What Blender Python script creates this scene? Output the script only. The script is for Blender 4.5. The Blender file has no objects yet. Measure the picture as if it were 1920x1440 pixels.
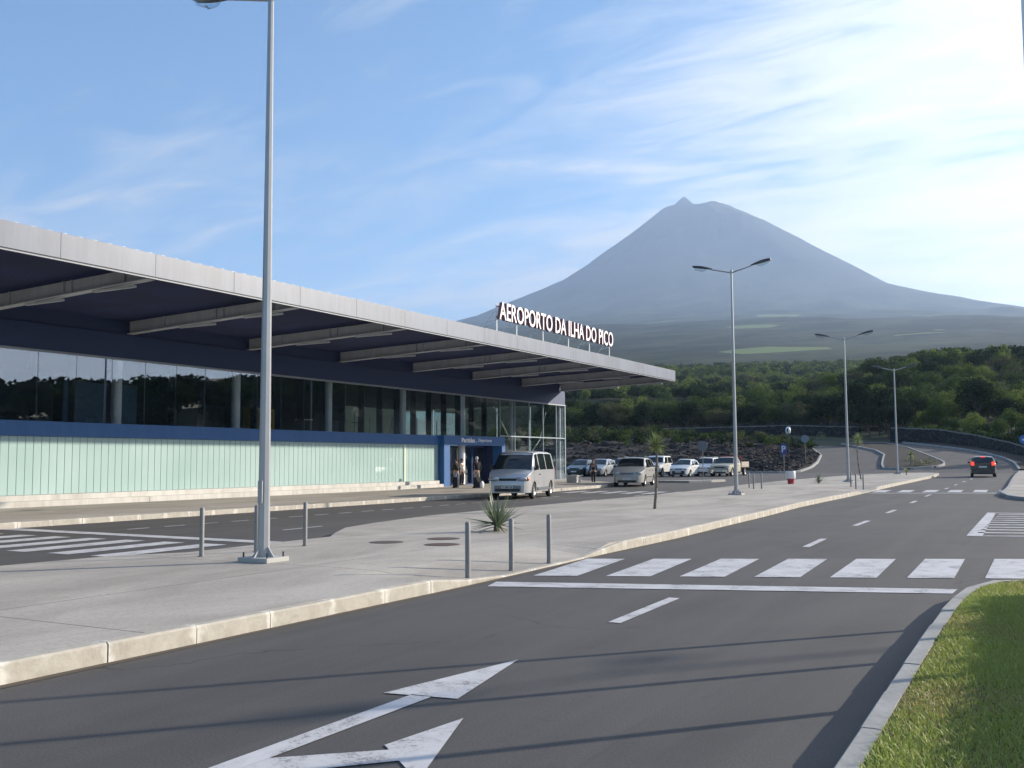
import bpy, bmesh, math, random
import numpy as np
from mathutils import Vector, Matrix, noise as mnoise
SC = bpy.context.scene
COL = SC.collection
R = math.radians
# ------------------------------------------------------------------ camera
cam_d = bpy.data.cameras.new('camera'); cam = bpy.data.objects.new('camera', cam_d); COL.objects.link(cam)
SC.camera = cam
PITCH, YAW, ROLL = R(4.43), R(28.9), 0.0055
_f = Vector((-math.sin(YAW) * math.cos(PITCH), math.cos(YAW) * math.cos(PITCH), math.sin(PITCH)))
_r = Vector((math.cos(YAW), math.sin(YAW), 0)); _u = _r.cross(_f)
_r2 = _r * math.cos(ROLL) - _u * math.sin(ROLL); _u2 = _u * math.cos(ROLL) + _r * math.sin(ROLL)
cam.matrix_world = Matrix.Translation((0, 0, 1.7)) @ Matrix((_r2, _u2, -_f)).transposed().to_4x4()
cam_d.sensor_width = 36; cam_d.lens = 36 * 1867 / 1920
cam_d.clip_start = 0.1; cam_d.clip_end = 40000
SC.render.resolution_x, SC.render.resolution_y = 1024, 768
# ------------------------------------------------------------------ light
SUN_AZ, SUN_EL = R(41), R(19.5)         # azimuth from +Y towards +X
world = bpy.data.worlds.new('World'); SC.world = world; world.use_nodes = True
sd = Vector((math.sin(SUN_AZ) * math.cos(SUN_EL), math.cos(SUN_AZ) * math.cos(SUN_EL), math.sin(SUN_EL)))
sun_d = bpy.data.lights.new('sun', 'SUN'); sun = bpy.data.objects.new('sun', sun_d); COL.objects.link(sun)
sun_d.energy = 5.0; sun_d.angle = R(0.6); sun_d.color = (1.0, 0.90, 0.76)
sun.rotation_euler = sd.to_track_quat('Z', 'Y').to_euler()
SC.view_settings.view_transform = 'Standard'; SC.view_settings.look = 'None'
SC.view_settings.exposure = 1.15; SC.view_settings.gamma = 1
SC.cycles.use_denoising = True
SC.cycles.volume_bounces = 1
SC.cycles.max_bounces = 8; SC.cycles.diffuse_bounces = 3; SC.cycles.glossy_bounces = 4
SC.cycles.transmission_bounces = 8; SC.cycles.transparent_max_bounces = 12
SC.cycles.sample_clamp_indirect = 6.0

class NT:
    """small node helper"""
    def __init__(s, tree): s.t = tree
    def n(s, typ, ins=None, **props):
        nd = s.t.nodes.new(typ)
        for k, v in props.items(): setattr(nd, k, v)
        for k, v in (ins or {}).items():
            if isinstance(v, bpy.types.NodeSocket): s.t.links.new(v, nd.inputs[k])
            else: nd.inputs[k].default_value = v
        return nd
    def math(s, op, a, b=None, c=None, clamp=False):
        ins = {0: a}
        if b is not None: ins[1] = b
        if c is not None: ins[2] = c
        return s.n('ShaderNodeMath', ins, operation=op, use_clamp=clamp).outputs[0]
    def mix(s, f, a, b, blend='MIX'):
        nd = s.n('ShaderNodeMix', None, data_type='RGBA', blend_type=blend)
        for i, v in ((0, f), (6, a), (7, b)):
            if isinstance(v, bpy.types.NodeSocket): s.t.links.new(v, nd.inputs[i])
            else: nd.inputs[i].default_value = v if i == 0 else (*v[:3], 1)
        return nd.outputs[2]
    def ramp(s, fac, stops):
        nd = s.n('ShaderNodeValToRGB', {'Fac': fac}); cr = nd.color_ramp
        while len(cr.elements) < len(stops): cr.elements.new(0.5)
        for e, (p, c) in zip(cr.elements, stops):
            e.position = p; e.color = (c, c, c, 1) if not hasattr(c, '__len__') else (*c[:3], 1)
        return nd.outputs[0]
    def noise(s, vec, scale, detail=4, rough=.55, dist=0.0):
        ins = {'Scale': scale, 'Detail': detail, 'Roughness': rough, 'Distortion': dist}
        if vec is not None: ins['Vector'] = vec
        return s.n('ShaderNodeTexNoise', ins).outputs['Fac']
    def link(s, a, b): s.t.links.new(a, b)

def build_sky():
    t = world.node_tree; t.nodes.clear(); g = NT(t)
    sky = g.n('ShaderNodeTexSky', sky_type='NISHITA', sun_disc=False, sun_elevation=SUN_EL, sun_rotation=SUN_AZ,
              altitude=50, air_density=1.0, dust_density=0.2, ozone_density=5.0)
    tc = g.n('ShaderNodeTexCoord').outputs['Generated']
    sp = g.n('ShaderNodeSeparateXYZ', {0: tc})
    z = g.math('MAXIMUM', sp.outputs[2], 0.0)
    zz = g.math('ADD', z, 0.16)
    px = g.math('DIVIDE', sp.outputs[0], zz); py = g.math('DIVIDE', sp.outputs[1], zz)
    pv = g.n('ShaderNodeCombineXYZ', {0: px, 1: py, 2: 0.0}).outputs[0]
    # rotate so the streaks run roughly across the view, then stretch
    mp = g.n('ShaderNodeMapping', {'Vector': pv, 'Rotation': (0, 0, R(-48)), 'Scale': (1.0, 2.6, 1.0), 'Location': (3.1, 1.7, 0)}).outputs[0]
    n1 = g.noise(mp, 0.75, 8, .62, .5)
    n2 = g.noise(mp, 2.7, 7, .62, 1.0)
    mp2 = g.n('ShaderNodeMapping', {'Vector': pv, 'Scale': (.42, .42, 1), 'Location': (8.3, 2.2, 0)}).outputs[0]
    n3 = g.noise(mp2, 1.0, 3, .5)
    # how near the sun direction
    dt = g.n('ShaderNodeVectorMath', {0: tc, 1: tuple(sd)}, operation='DOT_PRODUCT').outputs['Value']
    nr = g.n('ShaderNodeMapRange', {'Value': dt, 'From Min': .25, 'From Max': .95}, clamp=True).outputs[0]
    low = g.n('ShaderNodeMapRange', {'Value': z, 'From Min': .0, 'From Max': .38, 'To Min': 1.0, 'To Max': 0.0}, clamp=True).outputs[0]
    m = g.math('ADD', g.math('MULTIPLY', g.math('SUBTRACT', g.math('MULTIPLY', n1, 1.25), .125), .55), g.math('MULTIPLY', n2, .45))
    bias = g.math('ADD', g.math('MULTIPLY', nr, .275), g.math('MULTIPLY', low, .20))
    bias = g.math('ADD', bias, g.math('MULTIPLY', g.math('SUBTRACT', n3, .5), .25))
    m = g.math('ADD', m, bias)
    cl = g.ramp(m, [(.50, 0.0), (.61, .26), (.71, .70), (.86, 1.0)])
    bright = g.math('ADD', 5.2, g.math('MULTIPLY', g.math('POWER', nr, 2.0), 8.5))
    ccol = g.n('ShaderNodeVectorMath', {0: (1.0, .985, .97), 'Scale': bright}, operation='SCALE').outputs[0]
    col = g.mix(cl, g.mix(1.0, sky.outputs[0], (.78, 1.14, 1.21), 'MULTIPLY'), ccol)
    bg = g.n('ShaderNodeBackground', {'Color': col, 'Strength': 0.07})
    out = g.n('ShaderNodeOutputWorld'); g.link(bg.outputs[0], out.inputs[0])
build_sky()

# ------------------------------------------------------------------ terrain height
def T(x, y):
    return float(np.interp(y, [-1e4, 45, 100, 160, 230], [0, 0, .38, 5.6, 13.5]))
PEAK = (-2587.0, 7570.0)
_rl = ([0, 60, 180, 394, 608, 823, 1037, 1251, 1508, 1808, 2400, 3000, 4000, 4800, 5500, 6200, 7000, 7400, 7650, 8000, 20000],
       [2050, 2050, 2012, 1840, 1680, 1525, 1385, 1290, 1180, 1045, 870, 740, 558, 443, 322, 208, 97, 51, 23, 0, 0])
_rr = ([0, 60, 377, 440, 677, 891, 1148, 1405, 1577, 1962, 2391, 2690, 3500, 5000, 6500, 7300, 7700, 8000, 20000],
       [2040, 2030, 1990, 1950, 1820, 1680, 1510, 1340, 1225, 1090, 965, 870, 720, 480, 250, 80, 28, 0, 0])
def _fbm(x, y, sc, o=4):
    return mnoise.fractal(Vector((x / sc, y / sc, 3.3)), 1.0, 2.0, o)
def mount(x, y):
    dx, dy = x - PEAK[0], y - PEAK[1]
    r = math.hypot(dx, dy)
    a = R(18.87)
    lat = dx * math.cos(a) + dy * math.sin(a)      # + is to the right seen from the site
    w = max(0, min(1, ((lat / r if r > 1 else 0) - .30) / .62))
    w = w * w * (3 - 2 * w) if r > 700 else max(0, min(1, .5 + lat / 400))
    z = float(np.interp(r, *_rl)) * (1 - w) + float(np.interp(r, *_rr)) * w
    th = math.atan2(dy, dx)
    g = mnoise.fractal(Vector((math.cos(th) * 7, math.sin(th) * 7, r / 2600)), 1.0, 2.1, 4)
    amp = max(0, min(1, (r - 150) / 500)) * max(0, min(1, (7600 - r) / 3000))
    z += g * 16 * amp + _fbm(x, y, 300) * 7 * amp
    z += 78 * max(0, 1 - r / 95)                   # the little summit cone
    # parasitic cones low on the flank
    for cx, cy, h, w_ in CONES:
        q = math.hypot(x - cx, y - cy)
        if q < w_ * 2: z += h * max(0, min(.78, 1 - q / w_)) 
    return z
def _at(px, d, el=0):   # ground point along the azimuth of photo column px at distance d
    az = R(28.9) - math.atan2(px - 960, 1867)
    return (-math.sin(az) * d, math.cos(az) * d)
CONES = [(*_at(1572, 5450), 62, 120), (*_at(1440, 5600), 34, 150), (*_at(1895, 5300), 30, 160)]
def hill(x, y):
    """height everywhere; near field equals T, the wooded rise, then the volcano's apron"""
    d = math.hypot(x, y)
    near = T(x, y)
    # wooded rise behind the airport
    ww = max(0, min(1, (y - 150) / 200)); ww = ww * ww * (3 - 2 * ww)
    az = math.degrees(math.atan2(x, y))
    crest = 17 + 15 * max(0, min(1, (az + 15) / 9)) + _fbm(x, y, 90, 3) * 2.0
    b = T(x, min(y, 160)) * (1 - ww) + crest * ww
    b *= 1 - .28 * max(0, min(1, (d - 380) / 200))
    m = mount(x, y) if d > 300 else 0
    z = max(b if y > 150 else near, m)
    # bank on the east side of the road, with the wood that the glass reflects
    if x > 30:
        e = min(1, (x - 30) / 50); e = e * e * (3 - 2 * e)
        z += 8.5 * e * max(0, min(1, (y + 60) / 60))
    return z

# ------------------------------------------------------------------ materials
def mat(name, color, rough=.8, metal=0.0, spec=.5, noise=None, bump=None, coat=0.0, emis=None, alpha=None):
    """noise=(scale, second colour, contrast[, coordinate]); bump=(scale,strength[,dist])"""
    m = bpy.data.materials.new(name); m.use_nodes = True
    t = m.node_tree; g = NT(t); p = t.nodes['Principled BSDF']
    p.inputs['Base Color'].default_value = (*color, 1); p.inputs['Roughness'].default_value = rough
    p.inputs['Metallic'].default_value = metal; p.inputs['Specular IOR Level'].default_value = spec
    if coat: p.inputs['Coat Weight'].default_value = coat; p.inputs['Coat Roughness'].default_value = .06
    if emis: p.inputs['Emission Color'].default_value = (*emis[0], 1); p.inputs['Emission Strength'].default_value = emis[1]
    co = None
    if noise or bump:
        co = g.n('ShaderNodeTexCoord').outputs['Object']
    if noise:
        f = g.noise(co, noise[0], 6, .6)
        f = g.ramp(f, [(.5 - .5 * noise[2], 0.0), (.5 + .5 * noise[2], 1.0)])
        g.link(g.mix(f, color, noise[1]), p.inputs['Base Color'])
    if bump:
        b = g.n('ShaderNodeBump', {'Height': g.noise(co, bump[0], 5, .6), 'Strength': bump[1], 'Distance': bump[2] if len(bump) > 2 else .02})
        g.link(b.outputs[0], p.inputs['Normal'])
    return m
# ------------------------------------------------------------------ mesh helpers
def tagp(o, label=None, cat=None, group=None, kind=None):
    if label: o['label'] = label
    if cat: o['category'] = cat
    if group: o['group'] = group
    if kind: o['kind'] = kind
    return o
def empty(name, loc=(0, 0, 0), rz=0.0, label=None, cat=None, group=None):
    o = bpy.data.objects.new(name, None); COL.objects.link(o); o.location = loc; o.rotation_euler.z = rz
    o.empty_display_size = .2
    return tagp(o, label, cat, group)
class MB:
    def __init__(s): s.v = []; s.f = []; s.m = []; s.uv = []; s.cur = 0
    def add(s, vs, fs, mi=None):
        b = len(s.v); s.v += [tuple(v) for v in vs]; s.f += [tuple(b + i for i in f) for f in fs]
        s.m += [s.cur if mi is None else mi] * len(fs); return s
    def box(s, x0, x1, y0, y1, z0, z1, mi=None):
        v = [(x, y, z) for z in (z0, z1) for y in (y0, y1) for x in (x0, x1)]
        return s.add(v, [(0, 2, 3, 1), (4, 5, 7, 6), (0, 1, 5, 4), (2, 6, 7, 3), (0, 4, 6, 2), (1, 3, 7, 5)], mi)
    def tube(s, p0, p1, r0, r1=None, n=12, caps=True, mi=None):
        r1 = r0 if r1 is None else r1
        p0, p1 = Vector(p0), Vector(p1); d = (p1 - p0).normalized()
        a = d.orthogonal().normalized() if abs(d.z) < .99 else Vector((1, 0, 0)); b = d.cross(a)
        v = []
        for p, r in ((p0, r0), (p1, r1)):
            for i in range(n):
                t = 2 * math.pi * i / n; v.append(p + a * math.cos(t) * r + b * math.sin(t) * r)
        f = [(i, (i + 1) % n, n + (i + 1) % n, n + i) for i in range(n)]
        if caps: f += [tuple(range(n - 1, -1, -1)), tuple(range(n, 2 * n))]
        return s.add(v, f, mi)
    def path(s, pts, rads, n=8, mi=None):
        for i in range(len(pts) - 1): s.tube(pts[i], pts[i + 1], rads[i], rads[i + 1], n, True, mi)
        return s
    def lathe(s, prof, cx=0, cy=0, n=16, mi=None):
        v = []; f = []
        for (r, z) in prof:
            for i in range(n):
                t = 2 * math.pi * i / n; v.append((cx + r * math.cos(t), cy + r * math.sin(t), z))
        for j in range(len(prof) - 1):
            for i in range(n):
                f.append((j * n + i, j * n + (i + 1) % n, (j + 1) * n + (i + 1) % n, (j + 1) * n + i))
        f.append(tuple(range(n - 1, -1, -1))); f.append(tuple(range((len(prof) - 1) * n, len(prof) * n)))
        return s.add(v, f, mi)
    def ell(s, c, r, n=12, m=8, mi=None):
        v = []; f = []
        for j in range(m + 1):
            ph = math.pi * j / m
            for i in range(n):
                t = 2 * math.pi * i / n
                v.append((c[0] + r[0] * math.sin(ph) * math.cos(t), c[1] + r[1] * math.sin(ph) * math.sin(t), c[2] + r[2] * math.cos(ph)))
        for j in range(m):
            for i in range(n): f.append((j * n + i, (j + 1) * n + i, (j + 1) * n + (i + 1) % n, j * n + (i + 1) % n))
        return s.add(v, f, mi)
    def prism(s, poly, axis, a, b, mi=None):
        """poly = 2D points, extruded along axis from a to b"""
        def P(u, w, q): return {'x': (q, u, w), 'y': (u, q, w), 'z': (u, w, q)}[axis]
        n = len(poly); v = [P(u, w, a) for u, w in poly] + [P(u, w, b) for u, w in poly]
        f = [(i, (i + 1) % n, n + (i + 1) % n, n + i) for i in range(n)] + [tuple(range(n - 1, -1, -1)), tuple(range(n, 2 * n))]
        return s.add(v, f, mi)
    def build(s, name, mats, parent=None, smooth=False, off=(0, 0, 0), bevel=0.0, angle=None, fix=True):
        me = bpy.data.meshes.new(name)
        ox, oy, oz = off
        me.from_pydata([(x - ox, y - oy, z - oz) for x, y, z in s.v], [], s.f)
        for m in (mats if isinstance(mats, (list, tuple)) else [mats]): me.materials.append(m)
        me.polygons.foreach_set('material_index', s.m)
        if fix:
            bm = bmesh.new(); bm.from_mesh(me); bmesh.ops.recalc_face_normals(bm, faces=bm.faces)
            if bevel:
                es = [e for e in bm.edges if len(e.link_faces) == 2 and e.calc_face_angle(0) > .6]
                bmesh.ops.bevel(bm, geom=es, offset=bevel, segments=2, affect='EDGES', profile=.6, clamp_overlap=True)
            bm.to_mesh(me); bm.free()
        if smooth:
            me.polygons.foreach_set('use_smooth', [True] * len(me.polygons))
            if angle: me.set_sharp_from_angle(angle=R(angle))
        me.update()
        o = bpy.data.objects.new(name, me); COL.objects.link(o)
        if parent: o.parent = parent
        return o
YB = [-60, 45, 72, 100, 115, 130, 145, 160]
def drape(name, poly, off, m, skirt=0.0, hf=T, kind='structure', holes=None):
    """flat polygon laid on the terrain, lifted by off; skirt = side wall height"""
    bm = bmesh.new()
    vs = [bm.verts.new((x, y, 0)) for x, y in poly]; bm.faces.new(vs)
    for yb in YB:
        bmesh.ops.bisect_plane(bm, geom=bm.verts[:] + bm.edges[:] + bm.faces[:], plane_co=(0, yb, 0), plane_no=(0, 1, 0))
    bmesh.ops.triangulate(bm, faces=bm.faces)
    bm.normal_update()
    if sum(f.normal.z for f in bm.faces) < 0: bmesh.ops.reverse_faces(bm, faces=bm.faces)
    if skirt:
        be = [e for e in bm.edges if e.is_boundary]
        r = bmesh.ops.extrude_edge_only(bm, edges=be)
        low = [v for v in r['geom'] if isinstance(v, bmesh.types.BMVert)]
        ls = set(low)
        for v in bm.verts: v.co.z = hf(v.co.x, v.co.y) + off - (skirt if v in ls else 0)
    else:
        for v in bm.verts: v.co.z = hf(v.co.x, v.co.y) + off
    me = bpy.data.meshes.new(name); bm.to_mesh(me); bm.free(); me.materials.append(m)
    o = bpy.data.objects.new(name, me); COL.objects.link(o)
    if kind: o['kind'] = kind
    return o
def gridmesh(name, xs, ys, hf, m, kind='structure', smooth=True):
    v = [(x, y, hf(x, y)) for y in ys for x in xs]; n = len(xs)
    f = [(j * n + i, j * n + i + 1, (j + 1) * n + i + 1, (j + 1) * n + i) for j in range(len(ys) - 1) for i in range(n - 1)]
    me = bpy.data.meshes.new(name); me.from_pydata(v, [], f); me.materials.append(m)
    if smooth: me.polygons.foreach_set('use_smooth', [True] * len(f))
    o = bpy.data.objects.new(name, me); COL.objects.link(o); o['kind'] = kind
    return o

# ------------------------------------------------------------------ setting: far land
def terrain_material():
    m = bpy.data.materials.new('volcano_slopes'); m.use_nodes = True
    t = m.node_tree; g = NT(t); p = t.nodes['Principled BSDF']; p.inputs['Roughness'].default_value = .95
    p.inputs['Specular IOR Level'].default_value = .1
    geo = g.n('ShaderNodeNewGeometry'); pos = geo.outputs['Position']
    sp = g.n('ShaderNodeSeparateXYZ', {0: pos})
    n5 = g.noise(g.n('ShaderNodeMapping', {'Vector': pos, 'Scale': (1, .4, .4)}).outputs[0], .0045, 7, .7)
    n1 = g.noise(pos, .0011, 8, .6); n2 = g.noise(pos, .009, 6, .65); n3 = g.noise(pos, .035, 5, .75)
    low = g.mix(g.ramp(n2, [(.4, 0.0), (.6, 1.0)]), (.004, .009, .004), (.016, .024, .009))
    low = g.mix(g.ramp(n3, [(.35, 0.0), (.65, 1.0)]), low, (.007, .014, .006))
    low = g.mix(g.ramp(n5, [(.45, 0.0), (.57, .9)]), low, (.044, .052, .026))
    vor = g.n('ShaderNodeTexVoronoi', {'Vector': g.n('ShaderNodeMapping', {'Vector': pos, 'Scale': (1, .45, .2)}).outputs[0], 'Scale': .009}, feature='F1')
    vs = g.n('ShaderNodeSeparateColor', {0: vor.outputs['Color']})
    fld = g.math('MULTIPLY', g.math('GREATER_THAN', vs.outputs[0], .955), g.math('LESS_THAN', sp.outputs[2], 620.0))
    low = g.mix(g.math('MULTIPLY', fld, .8), low, (.15, .20, .07))
    high = g.mix(g.ramp(n2, [(.35, 0.0), (.7, 1.0)]), (.022, .022, .016), (.042, .036, .028))
    hz = g.math('ADD', sp.outputs[2], g.math('MULTIPLY', n1, 500))
    col = g.mix(g.n('ShaderNodeMapRange', {'Value': hz, 'From Min': 1050.0, 'From Max': 1700.0}, clamp=True).outputs[0], low, high)
    g.link(col, p.inputs['Base Color'])
    return m
M_FAR = terrain_material()
def far_land():
    az = [a for a in np.arange(-95, -50, 2.5)] + [a for a in np.arange(-50, 3, .14)] + [a for a in np.arange(3, 100, 3.)]
    rad = list(np.geomspace(175, 7000, 110)) + list(np.arange(7030, 8500, 22)) + list(np.geomspace(8560, 10800, 9))
    v = []; f = []
    for d in rad:
        for a in az:
            x, y = math.sin(R(a)) * d, math.cos(R(a)) * d
            v.append((x, y, hill(x, y) - .05))
    n = len(az)
    for j in range(len(rad) - 1):
        for i in range(n - 1): f.append((j * n + i, j * n + i + 1, (j + 1) * n + i + 1, (j + 1) * n + i))
    me = bpy.data.meshes.new('mountain'); me.from_pydata(v, [], f); me.materials.append(M_FAR)
    me.polygons.foreach_set('use_smooth', [True] * len(f))
    o = bpy.data.objects.new('mountain', me); COL.objects.link(o); o['kind'] = 'structure'
far_land()
def haze():
    b = MB().box(-10900, 10900, -1200, 10900, -3.5, 2190)
    m = bpy.data.materials.new('haze_air'); m.use_nodes = True; t = m.node_tree; t.nodes.clear(); g = NT(t)
    v = g.n('ShaderNodeVolumePrincipled', {'Color': (.50, .67, .95, 1), 'Density': HAZE_D, 'Anisotropy': .25})
    out = g.n('ShaderNodeOutputMaterial'); g.link(v.outputs[0], out.inputs['Volume'])
    o = b.build('haze', m); o['kind'] = 'stuff'
    return o
HAZE_D = 1.0e-4
haze()
# ------------------------------------------------------------------ surface materials
def mat_asphalt():
    m = bpy.data.materials.new('asphalt'); m.use_nodes = True; g = NT(m.node_tree); p = m.node_tree.nodes['Principled BSDF']
    pos = g.n('ShaderNodeNewGeometry').outputs['Position']
    n1 = g.noise(pos, .35, 5, .6, .6); n2 = g.noise(pos, 60, 3, .7)
    mp = g.n('ShaderNodeMapping', {'Vector': pos, 'Scale': (1.3, .10, 1)}).outputs[0]
    n3 = g.noise(mp, 1.1, 4, .6, .4)       # wear along the lanes
    c = g.mix(g.ramp(n1, [(.3, 0.0), (.7, 1.0)]), (.053, .049, .047), (.082, .075, .071))
    c = g.mix(g.ramp(n3, [(.42, 0.0), (.62, .55)]), c, (.094, .087, .082))
    c = g.mix(g.ramp(n2, [(.38, .5), (.5, 0.0)]), c, (.032, .030, .032))
    c = g.mix(g.ramp(n2, [(.60, 0.0), (.74, .5)]), c, (.15, .145, .14))
    st = g.noise(pos, 1.7, 4, .75)
    c = g.mix(g.ramp(st, [(.64, 0.0), (.74, .6)]), c, (.036, .034, .034))
    cw = g.noise(pos, .9, 3, .6); cv = g.n('ShaderNodeVectorMath', {0: pos, 1: g.n('ShaderNodeCombineXYZ', {0: g.math('MULTIPLY', cw, 1.6), 1: g.math('MULTIPLY', n2, .05)}).outputs[0]}, operation='ADD').outputs[0]
    vo = g.n('ShaderNodeTexVoronoi', {'Vector': cv, 'Scale': .16}, feature='DISTANCE_TO_EDGE').outputs['Distance']
    gate = g.ramp(g.noise(pos, .12, 2, .5), [(.50, 0.0), (.56, 1.0)])
    c = g.mix(g.math('MULTIPLY', g.ramp(vo, [(.0, .8), (.0035, 0.0)]), gate), c, (.022, .021, .021))
    sm = g.noise(g.n('ShaderNodeMapping', {'Vector': pos, 'Scale': (2.2, .16, 1), 'Location': (4, 9, 0)}).outputs[0], 1.0, 6, .7, .8)
    c = g.mix(g.ramp(sm, [(.62, 0.0), (.74, .5)]), c, (.040, .037, .036))
    g.link(c, p.inputs['Base Color']); p.inputs['Roughness'].default_value = .82
    b = g.n('ShaderNodeBump', {'Height': n2, 'Strength': .35, 'Distance': .006}); g.link(b.outputs[0], p.inputs['Normal'])
    return m
def mat_concrete(name, a, b_, joints=None, scale=.5):
    m = bpy.data.materials.new(name); m.use_nodes = True; g = NT(m.node_tree); p = m.node_tree.nodes['Principled BSDF']
    pos = g.n('ShaderNodeNewGeometry').outputs['Position']
    mp = g.n('ShaderNodeMapping', {'Vector': pos, 'Scale': (1, .45, 1)}).outputs[0]
    n1 = g.noise(mp, scale, 7, .62, .8); n2 = g.noise(pos, 22, 4, .7)
    c = g.mix(g.ramp(n1, [(.36, 0.0), (.64, 1.0)]), a, b_)
    c = g.mix(g.ramp(n2, [(.35, .35), (.5, 0.0)]), c, tuple(x * .6 for x in a))
    n4 = g.noise(pos, 1.6, 6, .7, .4)
    c = g.mix(g.ramp(n4, [(.60, 0.0), (.74, .45)]), c, tuple(x * .68 for x in a))
    if joints:
        sp = g.n('ShaderNodeSeparateXYZ', {0: pos}); f = None
        for ax, per, ph in joints:
            q = g.math('FRACT', g.math('DIVIDE', g.math('ADD', sp.outputs[ax], 500 + ph), per))
            q = g.math('LESS_THAN', g.math('ABSOLUTE', g.math('SUBTRACT', q, .5)), .012 / per)
            f = q if f is None else g.math('MAXIMUM', f, q)
        c = g.mix(g.math('MULTIPLY', f, .75), c, tuple(x * .3 for x in a))
    g.link(c, p.inputs['Base Color']); p.inputs['Roughness'].default_value = .9
    p.inputs['Specular IOR Level'].default_value = .25
    b = g.n('ShaderNodeBump', {'Height': n2, 'Strength': .25, 'Distance': .01}); g.link(b.outputs[0], p.inputs['Normal'])
    return m
def mat_kerb():
    m = bpy.data.materials.new('kerb_stone'); m.use_nodes = True; g = NT(m.node_tree); p = m.node_tree.nodes['Principled BSDF']
    uv = g.n('ShaderNodeUVMap', uv_map='u').outputs[0]; sp = g.n('ShaderNodeSeparateXYZ', {0: uv})
    pos = g.n('ShaderNodeNewGeometry').outputs['Position']
    fr = g.math('FRACT', sp.outputs[0]); d = g.math('MULTIPLY', g.math('ABSOLUTE', g.math('SUBTRACT', fr, .5)), 2.0)
    n = g.noise(pos, 5, 5, .7, .5); big = g.noise(pos, 1.1, 3, .6)
    j = g.math('ADD', d, g.math('MULTIPLY', g.math('SUBTRACT', n, .5), .55))
    j = g.math('ADD', j, g.math('MULTIPLY', g.math('SUBTRACT', big, .5), .5))
    c = g.mix(g.ramp(n, [(.35, 0.0), (.65, 1.0)]), (.37, .335, .28), (.48, .445, .38))
    c = g.mix(g.ramp(j, [(.84, 0.0), (1.0, .85)]), c, (.66, .63, .56))
    # dirt creeping up from the gutter
    c = g.mix(g.math('MULTIPLY', g.ramp(g.math('ADD', sp.outputs[1], g.math('MULTIPLY', n, .25)), [(.20, 1.0), (.42, 0.0)]), .6), c, (.20, .155, .10))
    g.link(c, p.inputs['Base Color']); p.inputs['Roughness'].default_value = .9
    b = g.n('ShaderNodeBump', {'Height': g.noise(pos, 30, 4, .7), 'Strength': .4, 'Distance': .01}); g.link(b.outputs[0], p.inputs['Normal'])
    return m
def mat_paint():
    m = bpy.data.materials.new('road_paint'); m.use_nodes = True; g = NT(m.node_tree); p = m.node_tree.nodes['Principled BSDF']
    pos = g.n('ShaderNodeNewGeometry').outputs['Position']
    n = g.noise(pos, 2.2, 7, .75, .3); n2 = g.noise(pos, 45, 3, .7)
    c = g.mix(g.ramp(n, [(.35, 0.0), (.7, 1.0)]), (.58, .565, .57), (.42, .41, .415))
    c = g.mix(g.ramp(g.math('ADD', g.math('MULTIPLY', n, .6), g.math('MULTIPLY', n2, .4)), [(.525, 0.0), (.60, .8)]), c, (.14, .135, .135))
    g.link(c, p.inputs['Base Color']); p.inputs['Roughness'].default_value = .65
    return m
M_ASPH = mat_asphalt()
M_PAVE = mat_concrete('pavement_concrete', (.32, .29, .255), (.46, .42, .37), [(0, 3.1, 1.2), (1, 5.2, .6)])
M_KERB = mat_kerb(); M_PAINT = mat_paint()
M_GREYKERB = mat_concrete('grey_kerb_concrete', (.30, .30, .29), (.40, .395, .38), None, 2.0)
M_SOIL = mat('dark_lava_soil', (.015, .012, .010), .95, noise=(1.5, (.034, .026, .021), .35), bump=(6, .8, .1))
M_GROUND = mat('rough_grass_ground', (.035, .05, .018), .95, noise=(.3, (.06, .06, .03), .4), bump=(3, .5, .1))
M_DIRT = mat('gutter_dirt', (.10, .078, .055), .95, noise=(7, (.075, .064, .052), .3))

# base sheet
xs = sorted(set(list(np.arange(-200, 201, 4.0)) + [-33.2])); ys = sorted(set(list(np.arange(-70, 181, 4.0)) + YB))
gridmesh('ground', xs, ys, lambda x, y: hill(x, y) - (.09 if x < 9 else .0), M_GROUND)
drape('road', [(-33, -60), (8.5, -60), (8.5, 101), (-1, 112), (-4, 121), (-11, 131), (-18, 141), (-36, 152), (-60, 154), (-60, 100), (-110, 100), (-110, 70), (-33, 70)], 0, M_ASPH)

def kh_med(y):     # height of the median edge, dropped at the two crossings
    return float(np.interp(y, [-99, 10.9, 12.4, 16.3, 17.3, 49.2, 50.4, 54.6, 55.6, 400], [.17, .17, .025, .025, .17, .17, .03, .03, .17, .17]))
def hf_med(x, y):
    edge = float(np.interp(y, [-12, 13, 22, 30, 37, 50, 60, 87], [-7.4, -7.4, -7.6, -7.95, -8.5, -8.6, -8.8, -9.2])) - .1
    k = max(0, min(1, (x - (edge - 1.3)) / 1.3))
    return T(x, y) + .17 * (1 - k) + kh_med(y) * k
MED_OUT = [(-7.22, -14), (-7.22, 11.2), (-7.25, 13), (-7.4, 17), (-7.45, 21), (-7.68, 25), (-7.9, 30), (-8.3, 36), (-8.5, 43), (-8.55, 50), (-8.64, 56), (-8.7, 64), (-8.75, 80), (-8.95, 86.5)]
MED_IN = [(-9.3, 91.5), (-10.2, 93.6), (-12.0, 93.4), (-14.3, 86), (-15.4, 80), (-16.2, 68), (-16.5, 57), (-16.0, 42), (-16.0, 30), (-15.9, 24), (-15.3, 20.5), (-14.8, 18.7), (-13.9, 17.2), (-13.3, 16.3), (-13.25, 12.4), (-13.9, 11.4), (-14.1, 9.5), (-14.2, -14)]
def offs(pl, w):
    """offset a polyline to its left by w"""
    out = []
    for i, p in enumerate(pl):
        a = pl[max(0, i - 1)]; b = pl[min(len(pl) - 1, i + 1)]
        d = Vector((b[0] - a[0], b[1] - a[1])).normalized(); out.append((p[0] - d.y * w, p[1] + d.x * w))
    return out
_save = list(YB)
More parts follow.
